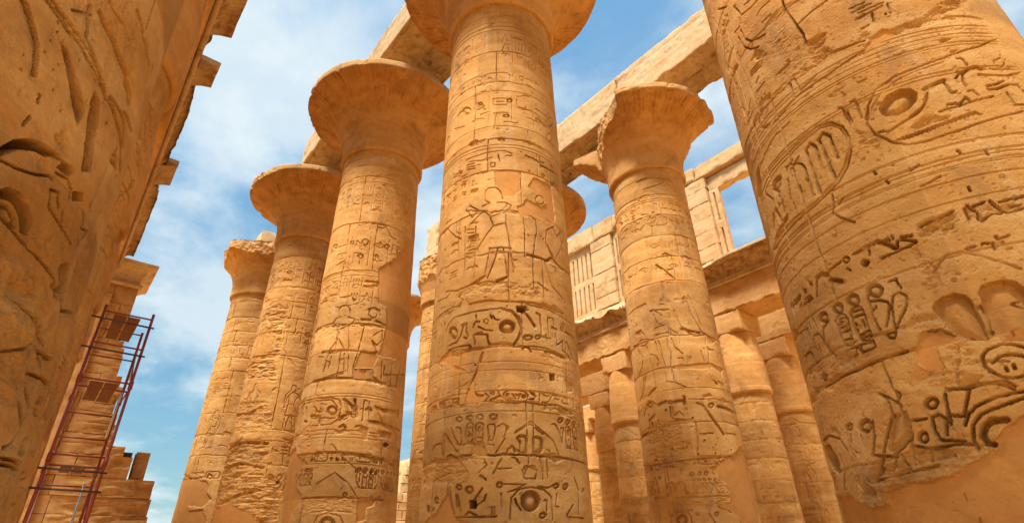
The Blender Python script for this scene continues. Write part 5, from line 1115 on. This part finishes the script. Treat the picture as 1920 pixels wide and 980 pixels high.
coursed('pier', 15.35, 18.55, YW0+.3, YW1-.2, 16.56, 22.1, cw, 1.2, 9)

# ================================================================== left row beam, cornice and end wall
GLB = 'beams over the left row'
for x0, x1, lb, sd in ((-14, .48, 'beam over the left aisle beside the viewer', 0), (.5, 9.0, 'beam high over the close-up left column', 1), (9.02, 14.7, 'beam over the second and third left-row columns', 2), (14.72, 20.4, 'beam over the middle of the left row', 3), (20.42, 29.6, 'beam at the far end of the left row, meeting the end wall', 4)):
    beam('lintel_beam', x0, x1, .12, 2.5, 13.06, 14.66, M_WALL, lb, 'beam', GLB, sd+20)
GLC = 'broken cornice pieces along the left row'
cornice('cornice', -14, .48, .10, -1, 'cornice over the left aisle beside the viewer', GLC, None, 10, .72)
cornice('cornice', .5, 13.75, .10, -1, 'long jutting cornice at the top of the view over the left row', GLC, None, 11, .72)
cornice('cornice', 13.77, 15.08, .10, -1, 'worn-away cornice piece in the notch below the top left cornice', GLC, [(13.7, .25), (14.4, .12), (15.1, .2)], 12, .72, .1)
cornice('cornice', 15.1, 16.2, .10, -1, 'square jutting cornice block between two notches high at the left', GLC, None, 13, .74)
cornice('cornice', 16.22, 21.2, .10, -1, 'cornice stretch with a crumbled lip in the middle of the left row', GLC, [(16.2, .25), (18, .42), (20, .36), (21.2, .3)], 14, .72, .14)
cornice('cornice', 21.22, 22.9, .10, -1, 'small jutting cornice block halfway down the left skyline', GLC, None, 15, .76)
cornice('cornice', 22.92, 30.2, .10, -1, 'plain recessed cornice stretch running down to the end wall', GLC, [(22.9, .35), (24, .48), (30.2, .5)], 16, .72, .04)

ew = empty('end_wall', 'ruined stepped end wall with a small cornice on top, behind the red scaffold', 'wall', (31, 0, 0))
prof = [(0, 4.40), (3.6, 4.27), (5.28, 4.13), (5.30, 3.25), (5.55, 3.12), (6.1, 2.9), (6.45, 2.5), (7.4, 2.0), (8.3, 1.75), (9.9, 1.6), (10.1, 1.42), (11.2, 1.38), (11.35, 1.16), (12.4, 1.12), (14.2, 1.10)]
pz, py = np.array(prof).T
rr = random.Random(8); parts = []; z = 0.0; i = 0
while z < 14.15:
    h = rr.uniform(.70, 1.0)
    if 14.2-z-h < .3: h = 14.2-z
    if z < 5.29 and z+h > 4.9: h = 5.29-z
    n_ = 2 if 5.4 < z < 11.6 else 1
    y0 = 7.0
    cuts = [6.9, 4.2, 1.4-rr.uniform(-.4, .5), -.15-rr.uniform(0, .9)]
    for k in range(n_):
        za, zb_ = z+h*k/n_, z+h*(k+1)/n_
        e = float(np.interp((za+zb_)*.5, pz, py))+(rr.uniform(-.16, .12) if n_ == 2 else 0)
        ends = [c_ for c_ in cuts[1:] if c_ > -e+.5]+[-e]; top = cuts[0]
        for c_ in ends:
            parts.append(box_grid(31.0+rr.uniform(-.02, .03), 34.0, c_+.006, top-.006, za+(.004 if k == 0 else .001), zb_-(.004 if k == n_-1 else .001), .10 if z < 12 else .16, .018, .022, 2.2, None, 5+i*1.7+c_, cellz=.06)); top = c_
    z += h; i += 1
V, F = join(parts)
# worn bedding ridges on the camera-facing side
fr = V[:, 0] < 31.15
ridge = fbm(V*np.array([1, 1.1, 5.0])+.25*np.stack([fbm(V, 1.1, 3)]*3, -1), 1.5, 5, .62)
side = sstep(-.6, -1.9, V[:, 1])
V[:, 0] -= np.where(fr, .12*ridge*(.15+.85*side), 0)
pl = np.where(fr & (V[:, 1] < -.15+.04*V[:, 2]*0) & (V[:, 1] > -.85) & (V[:, 2] < 9), np.clip(.9+1.2*fbm(V, .9, 4), 0, 1), 0)
mesh_obj('masonry', V-np.array(ew.location), F, M_WALL, ew, {'plaster': pl})
V, F = box_grid(30.86, 31.02, -.15, 1.2, 2, 13.6, .14, .02, .05, 2, None, 3.3); mesh_obj('pilaster', V-np.array(ew.location), F, M_WALL, ew)
def xcornice(parent):
    zz, oo = np.array(CAV).T; t = np.concatenate([[0], np.cumsum(np.hypot(np.diff(zz), np.diff(oo)))]); tt = np.unique(np.concatenate([t, np.linspace(0, t[-1], 40)]))
    z = np.interp(tt, t, zz)+.02-.45; o_ = np.interp(tt, t, oo)*.75
    pts = []
    ys = np.linspace(3.0, -1.05, 30)
    V = np.array([[31.0-o, y-(o*.75)*((y < -1.0)), zq] for zq, o in zip(z, o_) for y in ys])
    F = grid_faces(len(z), len(ys))[:, ::-1]
    # side return
    xs = np.linspace(31.0, 34.0, 20)
    V2 = np.array([[x-(o*1.0)*((x < 31.01)), -1.05-o*.75, zq] for zq, o in zip(z, o_) for x in xs]); F2 = grid_faces(len(z), len(xs))[:, ::-1]
    V3, F3 = box_grid(31.02, 33.9, -1.02, 3, 14.2, 15.3, .3, .01, .03)
    V = np.concatenate([V, V2, V3]); V += .015*np.stack([fbm(V+k*9, 2, 3) for k in range(3)], -1)
    mesh_obj('cornice', V-np.array(parent.location), np.concatenate([F, F2+len(ys)*len(z), F3+len(ys)*len(z)+len(xs)*len(z)]), M_BEAM, parent)
    ph = np.linspace(0, 2*np.pi, 13)[:-1]; ys = np.linspace(3, -1.2, 30); Y, Pp = np.meshgrid(ys, ph, indexing='ij')
    V = np.stack([30.93+.11*np.cos(Pp), Y, 14.22+.11*np.sin(Pp)], -1).reshape(-1, 3); mesh_obj('roll_moulding', V-np.array(parent.location), grid_faces(30, 12, True), M_BEAM, parent)
xcornice(ew)
tag(block('stone_post', (31.6, 32.3, -3.75, -3.2, 5.30, 6.55), M_WALL, None, .08, .012, .05, seed=2), 'short upright stone post standing on the ledge of the ruined end wall', 'post')
fl = empty('floodlight', 'small dark floodlight on the edge of the ruined end wall', 'floodlight', (31.9, -2.75, 6.2))
V, F = box_grid(31.75, 32.05, -3.05, -2.5, 6.30, 6.52, .1, 0, .01); mesh_obj('lamp_body', V-np.array(fl.location), F, M_PIPE, fl)
V, F = box_grid(31.87, 31.93, -2.75, -2.69, 6.0, 6.30, .1, 0, .005); mesh_obj('bracket', V-np.array(fl.location), F, M_PIPE, fl)

fw = empty('far_wall', 'ruined far block wall in the slit of light left of the centre column', 'wall', (54, -30.5, 0))
rr = random.Random(5); parts = []; z = 0; i = 0
while z < 11.2:
    h = rr.uniform(.7, .95); e = np.interp(z, [0, 6, 9, 10.2, 11.3], [-33, -31.5, -31.2, -30.6, -30.4]); st = np.interp(z, [0, 7, 9, 11], [-26, -28, -29, -29.7])
    y = e
    while y < st:
        w = rr.uniform(.9, 1.7); parts.append(box_grid(53+rr.uniform(-.2, .1), 55, y, min(y+w, st+.3), z+.02, z+h-.02, .3, .04, .12, 2, None, i*2.1+y)); y += w+.03
    z += h; i += 1
V, F = join(parts); mesh_obj('masonry', V-np.array(fw.location), F, M_BEAM, fw)

# ================================================================== scaffold
sc = empty('scaffold_tower', 'tall red steel scaffold tower with brown plank platforms in front of the end wall', 'scaffold', (20.9, -.7, 0))
def tube(p0, p1, r, n=10):
    p0, p1 = np.array(p0, float), np.array(p1, float); d = p1-p0; d /= np.linalg.norm(d)
    u = np.cross(d, [0, 0, 1.0]) if abs(d[2]) < .9 else np.cross(d, [1.0, 0, 0]); u /= np.linalg.norm(u); v = np.cross(d, u)
    a = np.linspace(0, 2*np.pi, n+1)[:-1]; c = np.cos(a)[:, None]*u+np.sin(a)[:, None]*v
    V = np.concatenate([p0+.001*c, p0+r*c, p1+r*c, p1+.001*c]); return V, grid_faces(4, n, True)
def tubes(name, lst, mat, parent, r=.03):
    V, F = join([tube(a, b, q[0] if q else r) for a, b, *q in lst]); return mesh_obj(name, V-np.array(parent.location), F, mat, parent)
XN, XB, YA, YB = 20.0, 22.3, -.04, -1.33      # near, back, left, right
for x, y, zt in ((XN, YA, 8.95), (XN, YB, 8.95), (XB, YA+.02, 8.6), (XB, YB, 9.05)):
    po = tubes('post', [((x, y, 0), (x, y, zt))], M_RED, sc, .04)
    for z in (2.2, 4.4, 6.6): V, F = tube((x, y, z-.12), (x, y, z+.12), .062); mesh_obj('coupler', V-np.array(sc.location), F, M_RED, po)
for z in (8.76, 7.74, 6.65, 6.40, 4.50, 4.22, 2.3, 1.1):
    tubes('crossbar', [((XN, YA, z), (XN, YB, z))], M_RED, sc, .026)
for z in (8.0, 6.1, 5.35, 4.4, 3.95, 2.2, 8.95):
    tubes('crossbar', [((XB, YA, z), (XB, YB, z))], M_RED, sc, .024)
for z in (8.5, 7.55, 4.12, 3.62):
    tubes('pole', [((XN-.06, YA+.38, z), (XN-.06, YB-.12, z-.03))], M_PIPE, sc, .028)
for z in (6.5, 4.3, 2.0):
    for y in (YA, YB): tubes('side_rail', [((XN, y, z), (XB, y, z))], M_RED, sc, .026)
for y, z0, z1 in ((YA, 4.5, 6.5), (YB, 2.2, 4.3), (YB, 6.5, 8.2), (YA, 2.2, 4.3)):
    tubes('brace', [((XN, y, z0), (XB, y, z1))], M_RED if z0 != 6.5 else M_PIPE, sc, .022)
tubes('steel_pole', [((XB-.2, YB+.06, 5.4), (XB-.25, YB+.04, 6.9))], M_STEEL, sc, .03); tubes('steel_pole', [((XB-.4, YB+.2, .4), (XB-.35, YB+.22, 4.0))], M_STEEL, sc, .035); tubes('steel_pole', [((XN+.1, YA-.05, 0.2), (XN+.12, YA-.03, 4.0))], M_STEEL, sc, .03); tubes('steel_pole', [((XB-.1, YB-.06, 7.3), (XB-.12, YB-.02, 8.3))], M_STEEL, sc, .02)
for z, ya, yb in ((8.70, -.32, -1.02), (6.58, -.32, -1.02), (4.24, -.36, -.92)):
    pf = empty('platform', None, None, (0, 0, 0)); pf.parent = sc
    w = (abs(yb-ya)-.03)/2; x1 = XB+.05 if z > 5 else XN+1.25
    for k in range(2):
        V, F = box_grid(XN-.05, x1, yb+k*(w+.03), yb+k*(w+.03)+w, z-.05, z, .15, .004, .006, 3, None, z+k)
        mesh_obj('plank', V-np.array(sc.location), F, M_WOOD, pf)


# unseen upper wall added over the left row to cast shade on the lower shafts
uw = empty('shade_wall', 'unseen upper wall added above the left row to shade the lower shafts', 'wall', (10, 1.2, 0))
for x0, x1 in ((-3, 1.2), (1.22, 7.4), (7.42, 14), (14.02, 21), (21.02, 29.5)):
    V, F = box_grid(x0, x1, .85, 1.9, 14.68, 22.0-.25*(x0 % 3), .3, .03, .1, 1.5, None, x0); mesh_obj('shade_wall_block', V-np.array(uw.location), F, M_PALE, uw)
